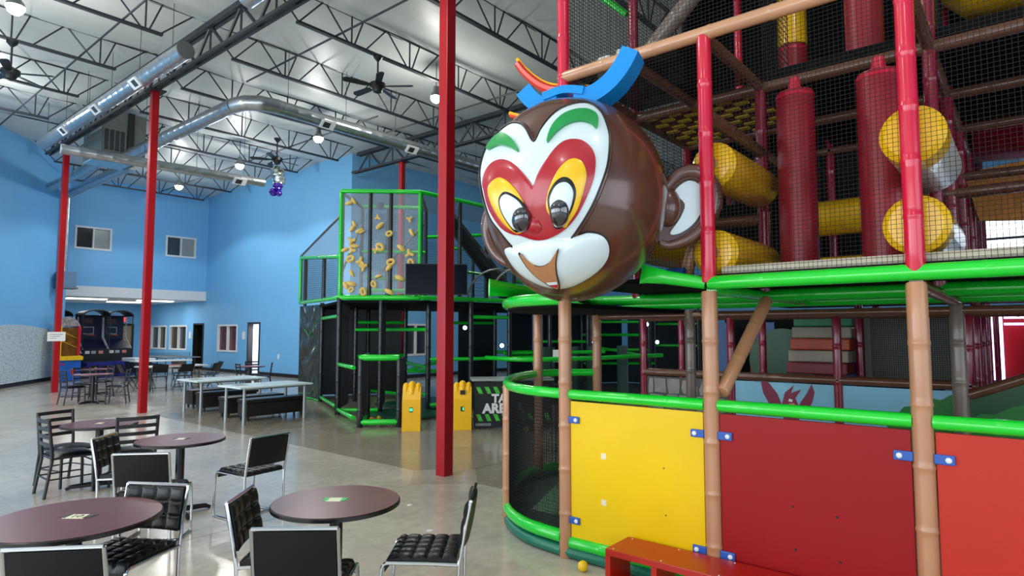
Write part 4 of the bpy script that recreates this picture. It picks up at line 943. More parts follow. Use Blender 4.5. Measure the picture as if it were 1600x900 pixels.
# rounded toddler bay at the corner
bay = [(4.35, 3.06), (4.42, 3.5), (4.68, 3.92), (5.15, 4.32), (5.7, 4.62), (6.19, 4.74), (6.6, 4.62), (6.87, 4.32)]
bayc = crom([(p[0], p[1], 0) for p in bay], 8, False)
MB().tube([(p.x, p.y, 1.33) for p in bayc], [.045 * (1.05 if i % 5 == 0 else 1) for i in range(len(bayc))], 12).build('hand_rail', M_green, PG, True)
MB().tube([(p.x, p.y, .16) for p in bayc], [.055 * (1.04 if i % 5 == 0 else 1) for i in range(len(bayc))], 12).build('floor_rail', M_green, PG, True)
MB().tube([(p.x, p.y, .05) for p in bayc], .05, 10).build('floor_edge', mat('teal_vinyl', (20, 110, 88), .35), PG, True)
MB().tube([(p.x, p.y, 2.13) for p in bayc], .055, 12).build('roof_rail', M_green, PG, True)
MB().prism([(p.x, p.y) for p in bayc] + [(6.87, 3.1)], .02, .09, lambda u, v, w: (u, v, w)).build('floor_mat', mat('dark_teal_mat', (10, 70, 56), .45), PG)
MB().prism([(p.x, p.y) for p in bayc] + [(6.87, 3.1), (4.5, 3.1)], 2.06, 2.1, lambda u, v, w: (u, v, w)).build('bay_roof', M_deck, PG)
post(M_brown, 4.72, 3.97, 0, 1.33, .052)
mb = MB()
for i in range(0, len(bayc) * 4 - 4):
    q = bayc[i // 4].lerp(bayc[i // 4 + 1], (i % 4) / 4); mb.tube([(q.x, q.y, .18), (q.x, q.y, 1.3)], .0028, 3, caps=False)
for k in range(38): mb.tube([(p.x, p.y, .18 + k * .03) for p in bayc[::2]], .0028, 3, caps=False)
tag(mb.build('bay_net', M_net, PG), kind='stuff')
MB().box((4.5, 3.06, .02), (5.0, 3.1, 1.25)).build('bay_divider', mat('green_black_sheet', (26, 42, 42), .5), PG)
MB().prism([(5.0, .09), (6.6, .09), (6.6, .5), (6.1, .5)], 3.15, 3.9, lambda u, v, w: (u, w, v)).build('climb_wedge', mat('deep_green_vinyl', (14, 120, 60), .35), PG)
# second floor deck
MB().box((X0 + .06, -2.4, 2.225), (10.6, 3.0, 2.265)).build('deck', M_deck, PG)
ZB = 2.2
pad_tube('deck_rail', M_green, PG, (X0, 1.77, ZB), (X0, -2.2, ZB), .05, .4, 1.03)
# leaf-shaped ends of the deck rails left and right of the head
def leaf(a, b, r): 
    a, b = Vector(a), Vector(b); pts = [a, a.lerp(b, .25), a.lerp(b, .6), a.lerp(b, .9), b]
    MB().tube(pts, [r * .95, r, r * 1.05, r * .7, r * .15], 10, flat=[1, 1, 1.05, 2.0, 11]).build('leaf_rail', M_green, PG, True)
leaf((4.36, 1.80, 2.2), (4.22, 2.24, 2.285), .048); leaf((5.9, 4.03, 2.25), (4.44, 3.97, 2.27), .055)
for x, z in ((5.61, 2.165), (6.87, 2.16)): pad_tube('deck_rail', M_green, PG, (x, 3.9, z), (x, -2.2, z), .052, .5, 1.03)
pad_tube('deck_rail', M_green, PG, (4.45, 3.0, 2.17), (6.87, 4.2, 2.16), .05, .5, 1.03); pad_tube('deck_rail', M_green, PG, (4.4, 1.77, 2.16), (6.87, 1.77, 2.16), .045, .5, 1.03)
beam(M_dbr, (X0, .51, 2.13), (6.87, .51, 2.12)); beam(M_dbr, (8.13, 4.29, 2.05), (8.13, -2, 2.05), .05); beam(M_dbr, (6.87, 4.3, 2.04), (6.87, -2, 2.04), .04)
MB().tube([(X0 + .1, 1.7, 2.29), (X0 + .1, -2.2, 2.29)], .035, 8).build('deck_edge_roll', mat('cream_foam', (200, 190, 170), .6), PG, True)
pad_tube('brace', M_brown, PG, (X0 + .02, 1.70, 1.42), (5.15, 1.62, 2.1), .05, .3, 1.05); 
# crimson posts of the upper floors
post(M_crim, X0, 3.03, 3.35, 7.2, .052); post(M_crim, X0, 1.77, 2.2, 4.03, .052); post(M_crim, X0, .51, 2.2, 7.2, .053); post(M_crim, X0, -.75, 2.2, 7.2, .053)
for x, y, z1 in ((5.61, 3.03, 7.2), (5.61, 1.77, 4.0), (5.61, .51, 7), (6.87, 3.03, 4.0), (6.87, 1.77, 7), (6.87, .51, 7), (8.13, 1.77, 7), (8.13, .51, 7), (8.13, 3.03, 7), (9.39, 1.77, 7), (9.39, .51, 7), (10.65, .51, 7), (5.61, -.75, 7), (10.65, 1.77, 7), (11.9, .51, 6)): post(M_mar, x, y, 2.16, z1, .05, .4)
# tan bamboo-like beams
ZT = 4.05
beam(M_bamboo, (X0, 3.06, ZT), (X0, -2.3, ZT), .052, .45)
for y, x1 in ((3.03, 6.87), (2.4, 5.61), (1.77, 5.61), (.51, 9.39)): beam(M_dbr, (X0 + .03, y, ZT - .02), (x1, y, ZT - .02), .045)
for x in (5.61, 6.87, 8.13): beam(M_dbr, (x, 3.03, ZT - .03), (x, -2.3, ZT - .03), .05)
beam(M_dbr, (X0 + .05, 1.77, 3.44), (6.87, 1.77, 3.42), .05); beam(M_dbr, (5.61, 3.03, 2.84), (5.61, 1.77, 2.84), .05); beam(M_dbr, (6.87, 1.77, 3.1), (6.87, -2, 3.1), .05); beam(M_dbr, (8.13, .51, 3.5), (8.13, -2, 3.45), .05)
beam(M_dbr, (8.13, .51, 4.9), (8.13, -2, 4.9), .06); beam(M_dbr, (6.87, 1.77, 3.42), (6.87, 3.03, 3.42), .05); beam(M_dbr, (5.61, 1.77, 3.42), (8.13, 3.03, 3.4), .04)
MB().box((5.64, -2.3, ZT + .04), (8.6, 1.74, ZT + .12)).build('upper_deck_or_shade', M_deck, PG); MB().box((4.45, 1.8, ZT + .03), (5.58, 2.98, ZT + .05)).build('mesh_floor', clear('black_mesh_sheet', (20, 20, 20), .72, .7), PG)
MB().box((8.2, .62, 4.7), (12, 3, 4.78)).build('upper_deck_or_shade', M_deck, PG); MB().box((8.2, -2.3, 3.4), (10, -.2, 3.46)).build('upper_deck_or_shade', M_deck, PG)
pad_tube('sloping_log', M_gbr, PG, (5.61, 3.0, 4.55), (5.61, 1.4, 5.95), .085, .3, 1.05); pad_tube('sloping_log', M_green, PG, (5.2, 4.6, 6.6), (5.61, 3.1, 5.15), .035, .5, 1.02)
post(M_crim, 6.6, 2.3, 4.1, 6.4, .04); post(M_crim, 7.4, 2.0, 4.2, 6.4, .04)
# woven strap climb
wv = MB().box((5.66, 1.82, 4.02), (6.82, 2.98, 4.025)).build('woven_climb', mat('burgundy_strap', (84, 14, 30), .6), PG)
mb = MB()
for i in range(9):
    for j in range(5):
        x = 5.68 + i * .127; y = 1.83 + j * .25 + (.125 if i % 2 else 0)
        if y < 2.9: mb.box((x, y, 4.004), (x + .07, min(y + .13, 2.98), 4.019))
tag(mb.build('yellow_strap', mat('yellow_strap', (206, 176, 30), .6), wv), kind='stuff')
# front nets
mb = MB().net((X0 + .02, -2.2, 2.22), (0, 1, 0), (0, 0, 1), 5.2, 1.82, .028, .0016); tag(mb.build('front_net', M_net, PG), kind='stuff')
mb = MB().net((X0 + .02, -2.2, 4.08), (0, 1, 0), (0, 0, 1), 5.2, 3.0, .03, .0018); tag(mb.build('front_net', M_net, PG), kind='stuff')
mb = MB().net((X0, 3.03, 2.9), (1, 0, 0), (0, 0, 1), 2.6, 4.0, .036, .003); tag(mb.build('side_net', M_net, PG), kind='stuff')
mb = MB().net((8.15, .6, 2.2), (0, 1, 0), (0, 0, 1), 2.4, 4.0, .06, .005); mb.net((5.64, .5, 4.15), (1, 0, 0), (0, 0, 1), 4, 2.6, .06, .004); mb.net((5.64, 1.75, 4.15), (1, 0, 0), (0, 0, 1), 4, 2.6, .06, .004); tag(mb.build('inner_net', M_net, PG), kind='stuff')
MB().box((5.7, -2.3, 5.95), (12, 3.0, 6.05)).build('upper_deck_or_shade', M_deck, PG)  # black slab added overhead to keep the playground interior dark
def blacksheet(a, b, nm='black_sheet', m=M_deck): return MB().box(a, b).build(nm, m, PG)
blacksheet((7.3, 1.85, 2.3), (7.34, 3.0, 3.35)); blacksheet((8.16, .9, 2.2), (8.2, 3.0, 4.6)); blacksheet((7.6, -.2, 4.2), (7.64, 3.0, 6.8)); blacksheet((9.4, .6, 2.2), (9.44, 1.7, 4.0), m=M_bag); blacksheet((6.9, 3.03, 3.5), (9.3, 3.06, 6.8))  # sheets backing the nets, added to darken the interior
# horizontal rollers between front and inner posts
def roller(y, z, m, me, r=.17, x0=4.44, x1=5.55):
    n = 10; prof = [(x0, r * .35), (x0 + .01, r * .8), (x0 + .05, r)] + [(x1 - .06, r), (x1 - .02, r * .85), (x1, r * .4)]
    o = MB().tube([(p[0], y, z) for p in prof], [p[1] for p in prof], 24).build('roller', m, PG, True)
    if me is not m: MB().tube([(x0 - .004, y, z), (x0 + .03, y, z), (x0 + .12, y, z), (x0 + .24, y, z)], [r * .8, r * 1.0, r * 1.012, r * 1.012], 24).build('roller_cap', me, o, True)
    MB().lathe([(.05, 0), (.05, .04)], (x0 - .03, y, z), 12, Matrix.Rotation(R(90), 3, 'Y')).build('roller_hub', M_brown, o)
roller(1.77, 3.09, M_yel, M_yel); roller(1.77, 2.43, M_yel, M_yel); roller(.51, 3.06, M_whv, M_yel, .18, 4.44, 5.55); roller(.51, 2.5, M_whv, M_yel, .18, 4.44, 5.55)
for z in (2.95, 2.4): MB().tube([(6.6, 1.72, z), (6.6, .95, z)], .17, 20).build('roller', M_yel, PG, True)
roller(3.03, 2.75, M_yel, M_yel, .2, 4.9, 6.6); roller(3.03, 3.2, M_yel, M_yel, .17, 5.2, 6.6)
pad_tube('brace', M_bamboo, PG, (4.6, 1.86, 2.92), (4.6, 2.06, 2.27), .05, .22, 1.05)
MB().tube([(4.5, 2.02, 2.31), (4.5, 2.16, 2.31)], .03, 12).build('blue_sleeve', M_blue, PG, True)
# crimson padded bags hanging between the decks
def bag(x, y, z0, z1, r, lab):
    t = thing('punching_bag', lab, 'padded bag', (x, y, z0), 'crimson padded bags')
    MB().lathe([(r * .7, z0), (r, z0 + .03), (r * 1.01, (z0 + z1) / 2), (r, z1 - .05), (r * .96, z1 - .01), (r * .5, z1)], (x, y, 0), 24).build('bag', M_bag, t, True)
    MB().lathe([(r * 1.02, z1 - .06), (r * 1.02, z1 - .035)], (x, y, 0), 24).build('seam', M_crim, t)
    MB().cyl((x, y, z1), (x, y, z1 + .12), r * .4, r * .25, n=12).build('neck', M_crim, t, True)
bag(5.3, 1.40, 2.27, 3.8, .145, 'tall crimson padded bag, left one behind the front net')
bag(5.3, .80, 2.27, 3.8, .155, 'tall crimson padded bag, right one behind the front net')
bag(6.0, 1.0, 4.2, 5.8, .15, 'crimson padded bag on the upper deck above the right one'); bag(6.6, 1.75, 4.2, 4.75, .14, 'crimson padded bag with yellow top on the upper deck above the left one')
for x, y in ((6.6, 1.75), (6.0, .78)): MB().cyl((x, y, 4.75), (x, y, 5.4), .14 if y > 1 else .05, n=16).build('yellow_pad', M_yel, PG, True)
# tube slide and dish at the right
MB().tube([(9.6, .45, 4.6), (9.6, .1, 4.6), (9.6, -2.2, 4.4)], [.62, .66, .66], 28).build('tube_slide', M_bag, PG, True)
MB().tube([(6.7, .55, 5.2), (6.7, .3, 5.2), (6.7, -1.8, 5.1)], [.3, .56, .6], 28).build('yellow_dish', M_yel, PG, True)
MB().prism([(.55, 3.78), (-1.6, 4.0), (-1.6, 3.0), (.42, 3.18)], 9.3, 9.36, lambda u, v, w: (w, u, v)).build('orange_panel', mat('orange_mesh', (206, 130, 44), .6, var=.2, scale=30), PG)
for x in (10.4, 11.4, 12.6): MB().box((x, .52, 2.2), (x + .04, .56, 5)).build('white_strip', M_whv, PG)
# ground floor interior: inner fence with printed panels
XF = 8.13
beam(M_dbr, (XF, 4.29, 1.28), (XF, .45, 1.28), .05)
M_stone = mat('stone_print', (150, 146, 140), .5, var=.05)
sp = MB().box((XF - .01, 3.07, .1), (XF + .01, 4.25, 1.22)).build('stone_panel', mat('stone_mortar', (76, 74, 72), .6), PG)
random.seed(11)
yy = 3.1
for r_ in range(5):
    y = 3.09; z = .14 + r_ * .215
    while y < 4.15:
        w = random.uniform(.14, .3); y1 = min(y + w, 4.23); h = random.uniform(.18, .2); j = [random.uniform(-.03, .03) for _ in range(8)]
        MB().prism([(y + .03 + j[0], z), (y1 - .03 + j[1], z + j[2] * .5), (y1 - .012, z + h * .4), (y1 - .03 + j[3], z + h), (y + .04 + j[4], z + h + j[5] * .3), (y + .012, z + h * .55)], XF - .016, XF - .01, lambda u, v, w_: (w_, u, v)).build('stone', mat('stone_%d' % random.randint(0, 2), random.choice([(168, 162, 156), (140, 136, 132), (120, 112, 100)]), .5, var=.2, scale=8), sp); y = y1
M_skyp = mat('sky_print', (128, 190, 214), .4, var=.06, scale=2); M_tree = mat('tree_print', (24, 120, 44), .4, var=.1, scale=3); M_treed = mat('dark_tree_print', (14, 78, 40), .4, var=.1, scale=3)
m1 = MB().box((XF - .01, 1.81, .1), (XF + .01, 2.99, 1.22)).build('mural_panel', M_skyp, PG); m2 = MB().box((XF - .01, .55, .1), (XF + .01, 1.73, 1.22)).build('mural_panel', M_skyp, PG)
def flat(par, nm, pts, m, x=XF - .012, t=.003, per=0):
    q = [tuple(p)[:2] for p in (crom([(a, b, 0) for a, b in pts], per) if per else pts)]
    return MB().prism(q, x - t, x, lambda u, v, w: (w, u, v)).build(nm, m, par)
flat(m2, 'tree_print', [(.56, .15), (1.28, .15), (1.3, .5), (1.34, .62), (1.26, .72), (1.3, .84), (1.2, .9), (1.12, 1.02), (1.0, 1.04), (.9, 1.14), (.78, 1.12), (.68, 1.18), (.56, 1.17)], M_tree, per=4)
flat(m2, 'tree_print', [(.56, .15), (1.0, .2), (1.05, .5), (.92, .7), (.7, .78), (.56, .75)], M_treed, x=XF - .016, per=4)
M_bird = mat('parrot_print', (128, 24, 60), .5); M_beak = mat('beak_print', (206, 150, 120), .5)
bc = (2.32, 1.0)
flat(m1, 'bird_print', [(bc[0] + .33, bc[1] + .29), (bc[0] + .23, bc[1] + .2), (bc[0] + .14, bc[1] + .08), (bc[0] + .07, bc[1] - .1), (bc[0] + .2, bc[1] - .12), (bc[0] + .25, bc[1] - .03), (bc[0] + .31, bc[1] + .08), (bc[0] + .33, bc[1] + .19)], M_bird)
flat(m1, 'bird_print', [(bc[0] - .26, bc[1] + .22), (bc[0] - .2, bc[1] + .1), (bc[0] - .12, bc[1] - .02), (bc[0] - .1, bc[1] - .12), (bc[0] - .2, bc[1] - .1), (bc[0] - .26, bc[1] + .0), (bc[0] - .29, bc[1] + .12)], M_bird)
flat(m1, 'bird_print', [(bc[0] + .07, bc[1] - .3), (bc[0] + .09, bc[1] - .05), (bc[0] + .05, bc[1] + .1), (bc[0] - .06, bc[1] + .2), (bc[0] - .02, bc[1] + .1), (bc[0] - .14, bc[1] + .15), (bc[0] - .07, bc[1] + .04), (bc[0] - .12, bc[1] - .08), (bc[0] - .1, bc[1] - .3)], M_bird)
flat(m1, 'beak_print', [(bc[0] + .03, bc[1] - .04), (bc[0] - .05, bc[1] - .02), (bc[0] - .12, bc[1] - .1), (bc[0] - .12, bc[1] - .2), (bc[0] - .07, bc[1] - .14), (bc[0] + .02, bc[1] - .12)], M_beak, x=XF - .0155)
flat(m1, 'eye_print', [(bc[0] + .01, bc[1] + .0), (bc[0] - .03, bc[1] - .01), (bc[0] - .04, bc[1] + .02), (bc[0] - .0, bc[1] + .03)], M_white, x=XF - .0155)
mt = MB().prism([(.5, .05), (-1.6, .05), (-1.6, 2.1), (-.2, 1.6), (.5, 1.2)], 7.7, 7.72, lambda u, v, w: (w, u, v)).build('mural_panel', M_treed, PG)
flat(mt, 'tree_print', [(.48, .1), (-.6, .1), (-.7, .6), (-.3, .9), (-.2, 1.1), (.1, 1.15), (.3, 1.05), (.48, .95)], M_tree, x=7.698, per=4)
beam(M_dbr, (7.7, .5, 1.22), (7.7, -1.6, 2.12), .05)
MB().net((9.5, .75, 1.25), (0, 1, 0), (0, 0, 1), .9, .85, .025, .004).build('grey_net', M_netg, PG); MB().box((9.6, .7, 1.2), (9.62, 1.75, 2.1)).build('grey_sheet', mat('grey_sheet', (150, 150, 140), .7), PG)
# striped slide steps
for k, (c, d) in enumerate((((120, 20, 30), .0), ((150, 140, 122), .1), ((176, 66, 34), .2), ((150, 140, 122), .3), ((24, 128, 80), .4))):
    MB().bevbox((9.0 + d, 1.85, 1.28 + k * .16), (9.5 + d, 2.6, 1.28 + k * .16 + .155), .02).build('striped_step', mat('step_%d' % k, c, .45), PG)
MB().lathe([(.5, -.02), (.5, .02)], (10.2, 3.0, 1.4), 28, Matrix.Rotation(R(90), 3, 'Y')).build('green_ring_panel', M_dgreen, PG)
for y in (2.05, 3.2, 3.9): MB().box((10.5, y, .0), (10.56, y + .3, 2.0)).build('blue_sheet', mat('blue_sheet', (40, 80, 130), .5, var=.2, scale=4), PG)
MB().box((11, 1.0, .02), (11.05, 4.2, 2.1)).build('black_sheet', M_deck, PG)
# red glow room at the far right
MB().box((12.5, -1.5, 1.0), (12.55, .36, 2.12)).build('red_panel', M_redp, PG)
M_glow = mat('violet_glow_strip', (226, 190, 255), .5, var=0, emit=5)
for z in (1.95, 2.05): MB().box((12.3, -1.5, z), (12.34, .32, z + .035)).build('glow_strip', M_glow, PG)
for y in (.34, .46): MB().box((12.3, y, 1.1), (12.34, y + .04, 2.1)).build('glow_strip', M_glow, PG)
# upturned eaves of the little roof behind the head
for dz, pts in ((0, [(5.5, 3.08, 4.3), (5.3, 3.4, 4.3), (5.2, 3.6, 4.33), (5.2, 3.78, 4.39), (5.2, 3.95, 4.5), (5.2, 4.12, 4.66), (5.2, 4.23, 4.8)]), (1, [(5.5, 3.08, 4.1), (5.3, 3.5, 4.08), (5.2, 3.8, 4.09), (5.2, 4.0, 4.12), (5.2, 4.2, 4.18), (5.2, 4.34, 4.24)])):
    pa = crom(pts, 5, False); w = .06 if dz == 0 else .03
    e = MB().tube(pa, [w * (1.2 - .5 * i / len(pa)) for i in range(len(pa))], 8).build('roof_eave', mat('eave_red', (206, 50, 30), .35), PG, True)
    MB().tube([p + Vector((0, .01, w * 1.0)) for p in pa], .022, 6).build('eave_trim', mat('eave_yellow', (240, 176, 30), .35), e, True)
for y, z in ((2.95, 4.3), (2.75, 4.32)): MB().bevbox((4.9, y - .05, z - .1), (5.0, y + .08, z + .12), .02).build('white_ornament', M_whv, PG)
# red bench against the front panels
bn = thing('cubby_bench', 'red painted cubby bench against the yellow and red panels', 'bench', (3.92, 2.4, 0))
M_ben = mat('red_bench_paint', (172, 24, 8), .3, var=.05, scale=3)
MB().bevbox((3.96, -1.2, .255), (4.30, 2.42, .30), .004).build('seat_board', M_ben, bn); MB().box((3.96, -1.2, .0), (4.25, 2.42, .03)).build('base_board', M_ben, bn)
for y in (2.38, 2.02, 1.6, 1.18, .76, .34, -.08, -.5, -.92): MB().box((3.96, y, .03), (4.25, y + .04, .255)).build('divider', M_ben, bn)
for y in (2.37, 2.0, 1.6, 1.2, .8, .4):
    for x in (3.99, 4.27): MB().lathe([(.006, .30), (.004, .303)], (x, y, 0), 8).build('screw', M_bolt, bn)

# ================================================================ GIANT MONKEY HEAD
HD = thing('monkey_head', 'giant glossy brown monkey head with white heart-shaped face and red eye mask', 'sculpture', (0, 0, 0))
OFF[HD] = Vector()
M_hb = mat('brown_fibreglass', (88, 52, 39), .24, var=.05, scale=2, coat=.5); M_hw = mat('white_fibreglass', (214, 228, 230), .26, var=.02, coat=.4)
M_hr = mat('red_fibreglass', (172, 24, 40), .24, var=.04, coat=.4); M_hy = mat('yellow_fibreglass', (240, 190, 14), .28, var=.08, scale=9, coat=.3); M_hk = mat('black_fibreglass', (14, 14, 16), .3); M_hg = mat('green_fibreglass', (0, 146, 66), .22, coat=.5)
M_hm = mat('mouth_tan', (176, 124, 82), .35); M_glass = mat('smoked_eye_dome', (30, 26, 34), .04, spec=1, coat=1); M_sky = mat('bright_blue_fibreglass', (16, 142, 222), .25, var=.05, coat=.3)
ra, rb, rc = .72, .74, .77
def ell(y, z, off):
    q = 1 - (y / rb) ** 2 - (z / rc) ** 2; x = -ra * math.sqrt(max(.0004, q)); p = Vector((x, y, z))
    n = Vector((x / ra ** 2, y / rb ** 2, z / rc ** 2)).normalized(); return p + n * off
def skull():
    mb = MB(); n, m = 40, 64; k = 0
    for i in range(n + 1):
        th = math.pi * (i + .01) / (n + .02)
        for j in range(m):
            ph = 2 * math.pi * j / m; d = Vector((math.sin(th) * math.cos(ph), math.sin(th) * math.sin(ph), math.cos(th)))
            sx = ra if d.x < 0 else .55
            mb.v.append(Vector((d.x * sx, d.y * (rb if d.y < 0 else .61 + .05 * d.z), d.z * rc * .985)))
    for i in range(n):
        for j in range(m): j2 = (j + 1) % m; mb.f.append((i * m + j, (i + 1) * m + j, (i + 1) * m + j2, i * m + j2))
    mb.f.append(tuple(range(m))); mb.f.append(tuple(n * m + j for j in range(m))[::-1])
    return mb
sk = skull().build('skull', M_hb, HD, True)
def star_patch(nm, poly, c, off, m, par, bulge=0, per=5, rings=10, skirt=.03, smooth_closed=True):
    """a moulded panel laid on the skull: outline poly (y, z), proud of it by off, domed by bulge"""
    pts = [Vector((p.x, p.y)) for p in crom([(a, b, 0) for a, b in poly], per)] if smooth_closed else [Vector(p) for p in poly]
    mb = MB(); n = len(pts); c = Vector(c); mb.v.append(ell(c.x, c.y, off + bulge))
    for r in range(1, rings + 1):
        s = r / rings
        for p in pts:
            q = c.lerp(p, s); mb.v.append(ell(q.x, q.y, off + bulge * (1 - s * s) - (.006 if r == rings else 0)))
    for p in pts: mb.v.append(ell(p.x, p.y, off - skirt))
    for j in range(n): mb.f.append((0, 1 + (j + 1) % n, 1 + j))
    for r in range(rings):
        for j in range(n):
            a = 1 + r * n + j; b_ = 1 + r * n + (j + 1) % n; mb.f.append((a, b_, b_ + n, a + n))
    return mb.build(nm, m, par, True), pts
def fill_patch(nm, poly, off, m, par, per=5, skirt=.02, bulge=0):
    pts = [(p.x, p.y) for p in crom([(a, b, 0) for a, b in poly], per)]; bm = bmesh.new()
    vs = [bm.verts.new((a, b, 0)) for a, b in pts]; f = bm.faces.new(vs); bmesh.ops.triangulate(bm, faces=[f])
    bmesh.ops.subdivide_edges(bm, edges=bm.edges[:], cuts=2, use_grid_fill=True); bmesh.ops.triangulate(bm, faces=bm.faces[:])
    ext = bmesh.ops.extrude_edge_only(bm, edges=[e for e in bm.edges if e.is_boundary]); sk_ = {v for v in ext['geom'] if isinstance(v, bmesh.types.BMVert)}
    bm.verts.index_update(); mb = MB(); mb.v = [ell(v.co.x, v.co.y, off - (skirt if v in sk_ else 0)) for v in bm.verts]; mb.f = [tuple(v.index for v in f.verts) for f in bm.faces]; bm.free()
    return mb.build(nm, m, par, True)
heart = [(-0.009, 0.252), (-0.049, 0.354), (-0.118, 0.474), (-0.218, 0.539), (-0.299, 0.537), (-0.38, 0.461), (-0.438, 0.325), (-0.454, 0.219), (-0.45, 0.09), (-0.424, -0.02), (-0.379, -0.138), (-0.319, -0.244), (-0.228, -0.359), (-0.1, -0.47), (0.08, -0.49), (0.182, -0.392), (0.258, -0.295), (0.326, -0.206), (0.372, -0.076), (0.416, 0.093), (0.414, 0.207), (0.377, 0.318), (0.29, 0.397), (0.206, 0.434), (0.121, 0.411), (0.06, 0.352)]
fp, hp = star_patch('face_plate', heart, (0, .05), .035, M_hw, HD)
MB().tube([ell(p.x * 1.012, p.y * 1.012, .016) for p in hp], .02, 8, True).build('face_rim', M_hb, HD, True)
MB().tube([ell(p.x, p.y, .034) for p in hp], .006, 6, True).build('face_outline', M_hk, fp, True)
muz = [(-0.228, -0.358), (-0.324, -0.336), (-0.397, -0.352), (-0.421, -0.406), (-0.4, -0.48), (-0.33, -0.555), (-0.22, -0.62), (-0.109, -0.657), (-0.005, -0.656), (0.092, -0.622), (0.178, -0.563), (0.232, -0.482), (0.248, -0.411), (0.179, -0.394), (0.0, -0.36)]
mz, _ = star_patch('muzzle', muz, (-.06, -.5), .038, M_hw, HD, bulge=.05)
star_patch('muzzle_outline', [(p[0] * 1.0 + (p[0] + .06) * .018, p[1] + (p[1] + .5) * .03) for p in muz], (-.06, -.5), .03, M_hk, mz, bulge=.0)
redm = [(-0.021, -0.044), (-0.054, 0.031), (-0.099, 0.107), (-0.162, 0.197), (-0.221, 0.237), (-0.293, 0.235), (-0.348, 0.193), (-0.378, 0.132), (-0.383, 0.06), (-0.37, -0.026), (-0.325, -0.14), (-0.264, -0.243), (-0.183, -0.318), (-0.081, -0.362), (0.001, -0.365), (0.095, -0.333), (0.162, -0.316), (0.237, -0.267), (0.317, -0.146), (0.356, -0.018), (0.369, 0.026), (0.355, 0.095), (0.301, 0.147), (0.221, 0.16), (0.135, 0.127), (0.064, 0.063), (0.003, -0.011)]
er, _ = star_patch('eye_mask', redm, (0, -.2), .052, M_hr, HD)
def side(nm_, yel, blk, wht, pup, pc):
    yc = lambda P: (sum(p[0] for p in P) / len(P), sum(p[1] for p in P) / len(P))
    y, _ = star_patch('eye_surround', yel, yc(yel), .066, M_hy, er, bulge=.006)
    star_patch('eye_liner', blk, yc(blk), .078, M_hk, er, bulge=.006); star_patch('eye_white', wht, yc(wht), .086, M_hw, er, bulge=.006); star_patch('pupil', pup, pc, .094, M_glass, er, bulge=.03)
side('r', [(-0.106, -0.207), (-0.109, -0.117), (-0.142, -0.026), (-0.189, 0.055), (-0.247, 0.104), (-0.299, 0.095), (-0.327, 0.045), (-0.33, -0.03), (-0.286, -0.176), (-0.226, -0.265), (-0.187, -0.296)], [(-0.114, -0.172), (-0.118, -0.11), (-0.157, -0.04), (-0.207, -0.008), (-0.252, -0.028), (-0.274, -0.09), (-0.26, -0.162), (-0.226, -0.232), (-0.181, -0.294), (-0.135, -0.29)], [(-0.126, -0.183), (-0.13, -0.122), (-0.165, -0.059), (-0.211, -0.039), (-0.244, -0.058), (-0.259, -0.105), (-0.245, -0.169), (-0.216, -0.231), (-0.175, -0.286), (-0.137, -0.278)], [(-0.18, -0.136), (-0.219, -0.158), (-0.229, -0.21), (-0.21, -0.264), (-0.165, -0.291), (-0.131, -0.259), (-0.122, -0.206), (-0.14, -0.159)], (-0.174, -0.21))
side('l', [(0.219, 0.034), (0.296, -0.004), (0.293, -0.083), (0.236, -0.196), (0.166, -0.278), (0.092, -0.318), (0.032, -0.271), (0.02, -0.21), (0.039, -0.142), (0.085, -0.063), (0.151, 0.004)], [(0.151, -0.063), (0.204, -0.094), (0.2, -0.166), (0.155, -0.252), (0.102, -0.308), (0.036, -0.27), (0.012, -0.21), (0.054, -0.123)], [(0.145, -0.081), (0.191, -0.108), (0.187, -0.169), (0.149, -0.242), (0.104, -0.29), (0.048, -0.257), (0.027, -0.206), (0.063, -0.132)], [(0.048, -0.167), (0.011, -0.191), (0.001, -0.241), (0.023, -0.288), (0.067, -0.306), (0.104, -0.279), (0.114, -0.232), (0.091, -0.184)], (0.057, -0.236))
fill_patch('eyebrow', [(-0.1, 0.227), (-0.117, 0.336), (-0.171, 0.418), (-0.244, 0.456), (-0.314, 0.453), (-0.364, 0.405), (-0.375, 0.322), (-0.341, 0.353), (-0.277, 0.37), (-0.202, 0.344), (-0.143, 0.284)], .06, M_hg, fp, skirt=.03)
fill_patch('eyebrow', [(0.35, 0.261), (0.318, 0.322), (0.242, 0.352), (0.164, 0.304), (0.105, 0.234), (0.09, 0.188), (0.15, 0.225), (0.247, 0.264)], .06, M_hg, fp, skirt=.03)
def shift(P, s): cx = sum(p[0] for p in P) / len(P); cz = sum(p[1] for p in P) / len(P); return [(cx + (p[0] - cx) * s, cz + (p[1] - cz) * s) for p in P]
mouth = [(0.095, -0.425), (0.06, -0.464), (0.017, -0.491), (-0.022, -0.497), (-0.068, -0.481), (-0.101, -0.452), (-0.135, -0.414), (-0.11, -0.477), (-0.097, -0.537), (-0.09, -0.598), (-0.076, -0.619), (-0.051, -0.61), (-0.018, -0.587), (0.025, -0.552), (0.06, -0.507), (0.082, -0.463)]
mo = fill_patch('mouth_outline', shift(mouth, 1.09), .094, M_hk, mz, per=3); fill_patch('mouth', mouth, .098, M_hm, mz, per=3)
fill_patch('teeth', [(-0.024, -0.583), (-0.086, -0.58), (-0.086, -0.592), (-0.037, -0.595)], .102, M_hw, mz, per=1); fill_patch('tongue', [(-0.038, -0.597), (-0.086, -0.593), (-0.081, -0.611), (-0.06, -0.605)], .102, M_hr, mz, per=1)
star_patch('nose', [(-.055, -.26), (-.01, -.225), (.035, -.26), (.04, -.31), (-.01, -.335), (-.06, -.31)], (-.01, -.28), .05, M_hr, er, bulge=.03, skirt=.01)
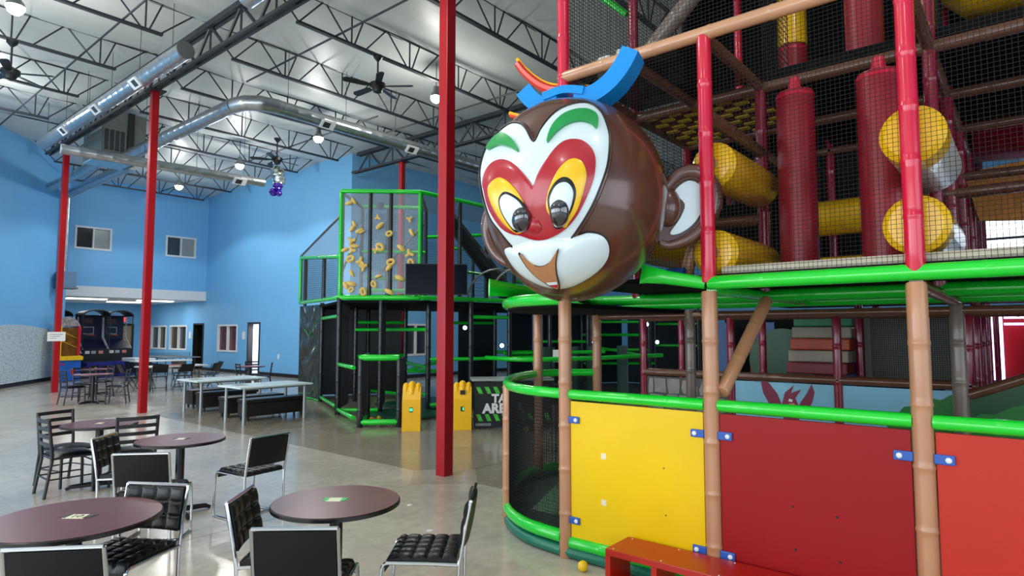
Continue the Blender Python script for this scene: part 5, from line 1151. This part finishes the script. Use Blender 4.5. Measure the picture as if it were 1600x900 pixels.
# ears: a thick brown rim round a white hollow
def ear(sg):
    E0 = Vector((.26, -.80, -.06)) if sg < 0 else Vector((.42, .66, -.13)); es = .9
    ax = Vector((.28, sg * .96, 0)).normalized(); nz = Vector((0, 0, 1)); nr = ax.cross(nz) * (-sg); nr = nr if nr.x < 0 else -nr
    f = lambda u, v, w=0: E0 + ax * u * es + nz * v * es + nr * w
    rim = [(-.13, .15), (-.02, .26), (.12, .28), (.23, .18), (.25, .02), (.18, -.15), (.05, -.27), (-.1, -.32), (-.18, -.30)]
    pa = [Vector(p) for p in crom([tuple(f(u, v, .03)) for u, v in rim], 5, False)]
    o = MB().tube(pa, [.03 + .035 * math.sin(math.pi * min(1, .1 + i / len(pa))) for i in range(len(pa))], 10).build('ear_rim', M_hb, HD, True)
    MB().prism([(p[0], p[1]) for p in crom([(a, b, 0) for a, b in rim + [(-.2, -.1)]], 4)], -.05, .02, lambda u, v, w: f(u, v, w)).build('ear_back', M_hb, HD)
    MB().prism([(p[0], p[1]) for p in crom([(-.06, .12, 0), (.05, .21, 0), (.15, .16, 0), (.17, .02, 0), (.1, -.13, 0), (-.02, -.22, 0), (-.1, -.22, 0), (-.02, -.1, 0), (.02, .02, 0)], 4)], .02, .035, lambda u, v, w: f(u, v, w)).build('ear_hollow', M_hw, o)
    MB().lathe([(.11 * math.sin(math.pi * (i + .1) / 10.2), -.11 * math.cos(math.pi * (i + .1) / 10.2)) for i in range(11)], f(-.12, .0, .0), 14, Matrix.Diagonal((1, 1, 1.4)).to_3x3()).build('ear_lobe', M_hb, o, True)
ear(-1); ear(1)
# blue crown: a band over the brow with two curled prongs
def prong(pts, w, d, nm='crown_prong'):
    pa = crom(pts, 6, False); mb = MB(); n = len(pa); k = 0
    for i, p in enumerate(pa):
        t = (pa[min(i + 1, n - 1)] - pa[max(i - 1, 0)]).normalized(); s = Vector((1, 0, 0)); q = s.cross(t).normalized()
        for a, b in ((-1, -1), (1, -1), (1, 1), (-1, 1)): mb.v.append(p + s * a * d + q * b * w)
    for i in range(n - 1):
        for j in range(4): j2 = (j + 1) % 4; mb.f.append((i * 4 + j, i * 4 + j2, i * 4 + 4 + j2, i * 4 + 4 + j))
    mb.f.append((3, 2, 1, 0)); mb.f.append(tuple((n - 1) * 4 + j for j in range(4)))
    return mb.build(nm, M_sky, HD)
prong([(.02, -.08, .76), (.02, -.22, .77), (.02, -.35, .84), (.02, -.45, .95), (.02, -.51, 1.06)], .065, .11)
prong([(.02, .05, .74), (.02, .12, .735), (.02, .2, .755), (.02, .27, .81), (.02, .33, .89)], .065, .11)
prong([(-.06, -.16, .80), (-.06, 0, .83), (-.06, .16, .80)], .03, .05, 'crown_band')
HD.location = (3.85, 2.65, 2.83); HD.rotation_euler.z = R(16)
MB().tube([(.35, 0, -.3), (1.0, .1, -.45)], .12, 12).build('mounting_neck', M_hb, HD, True)
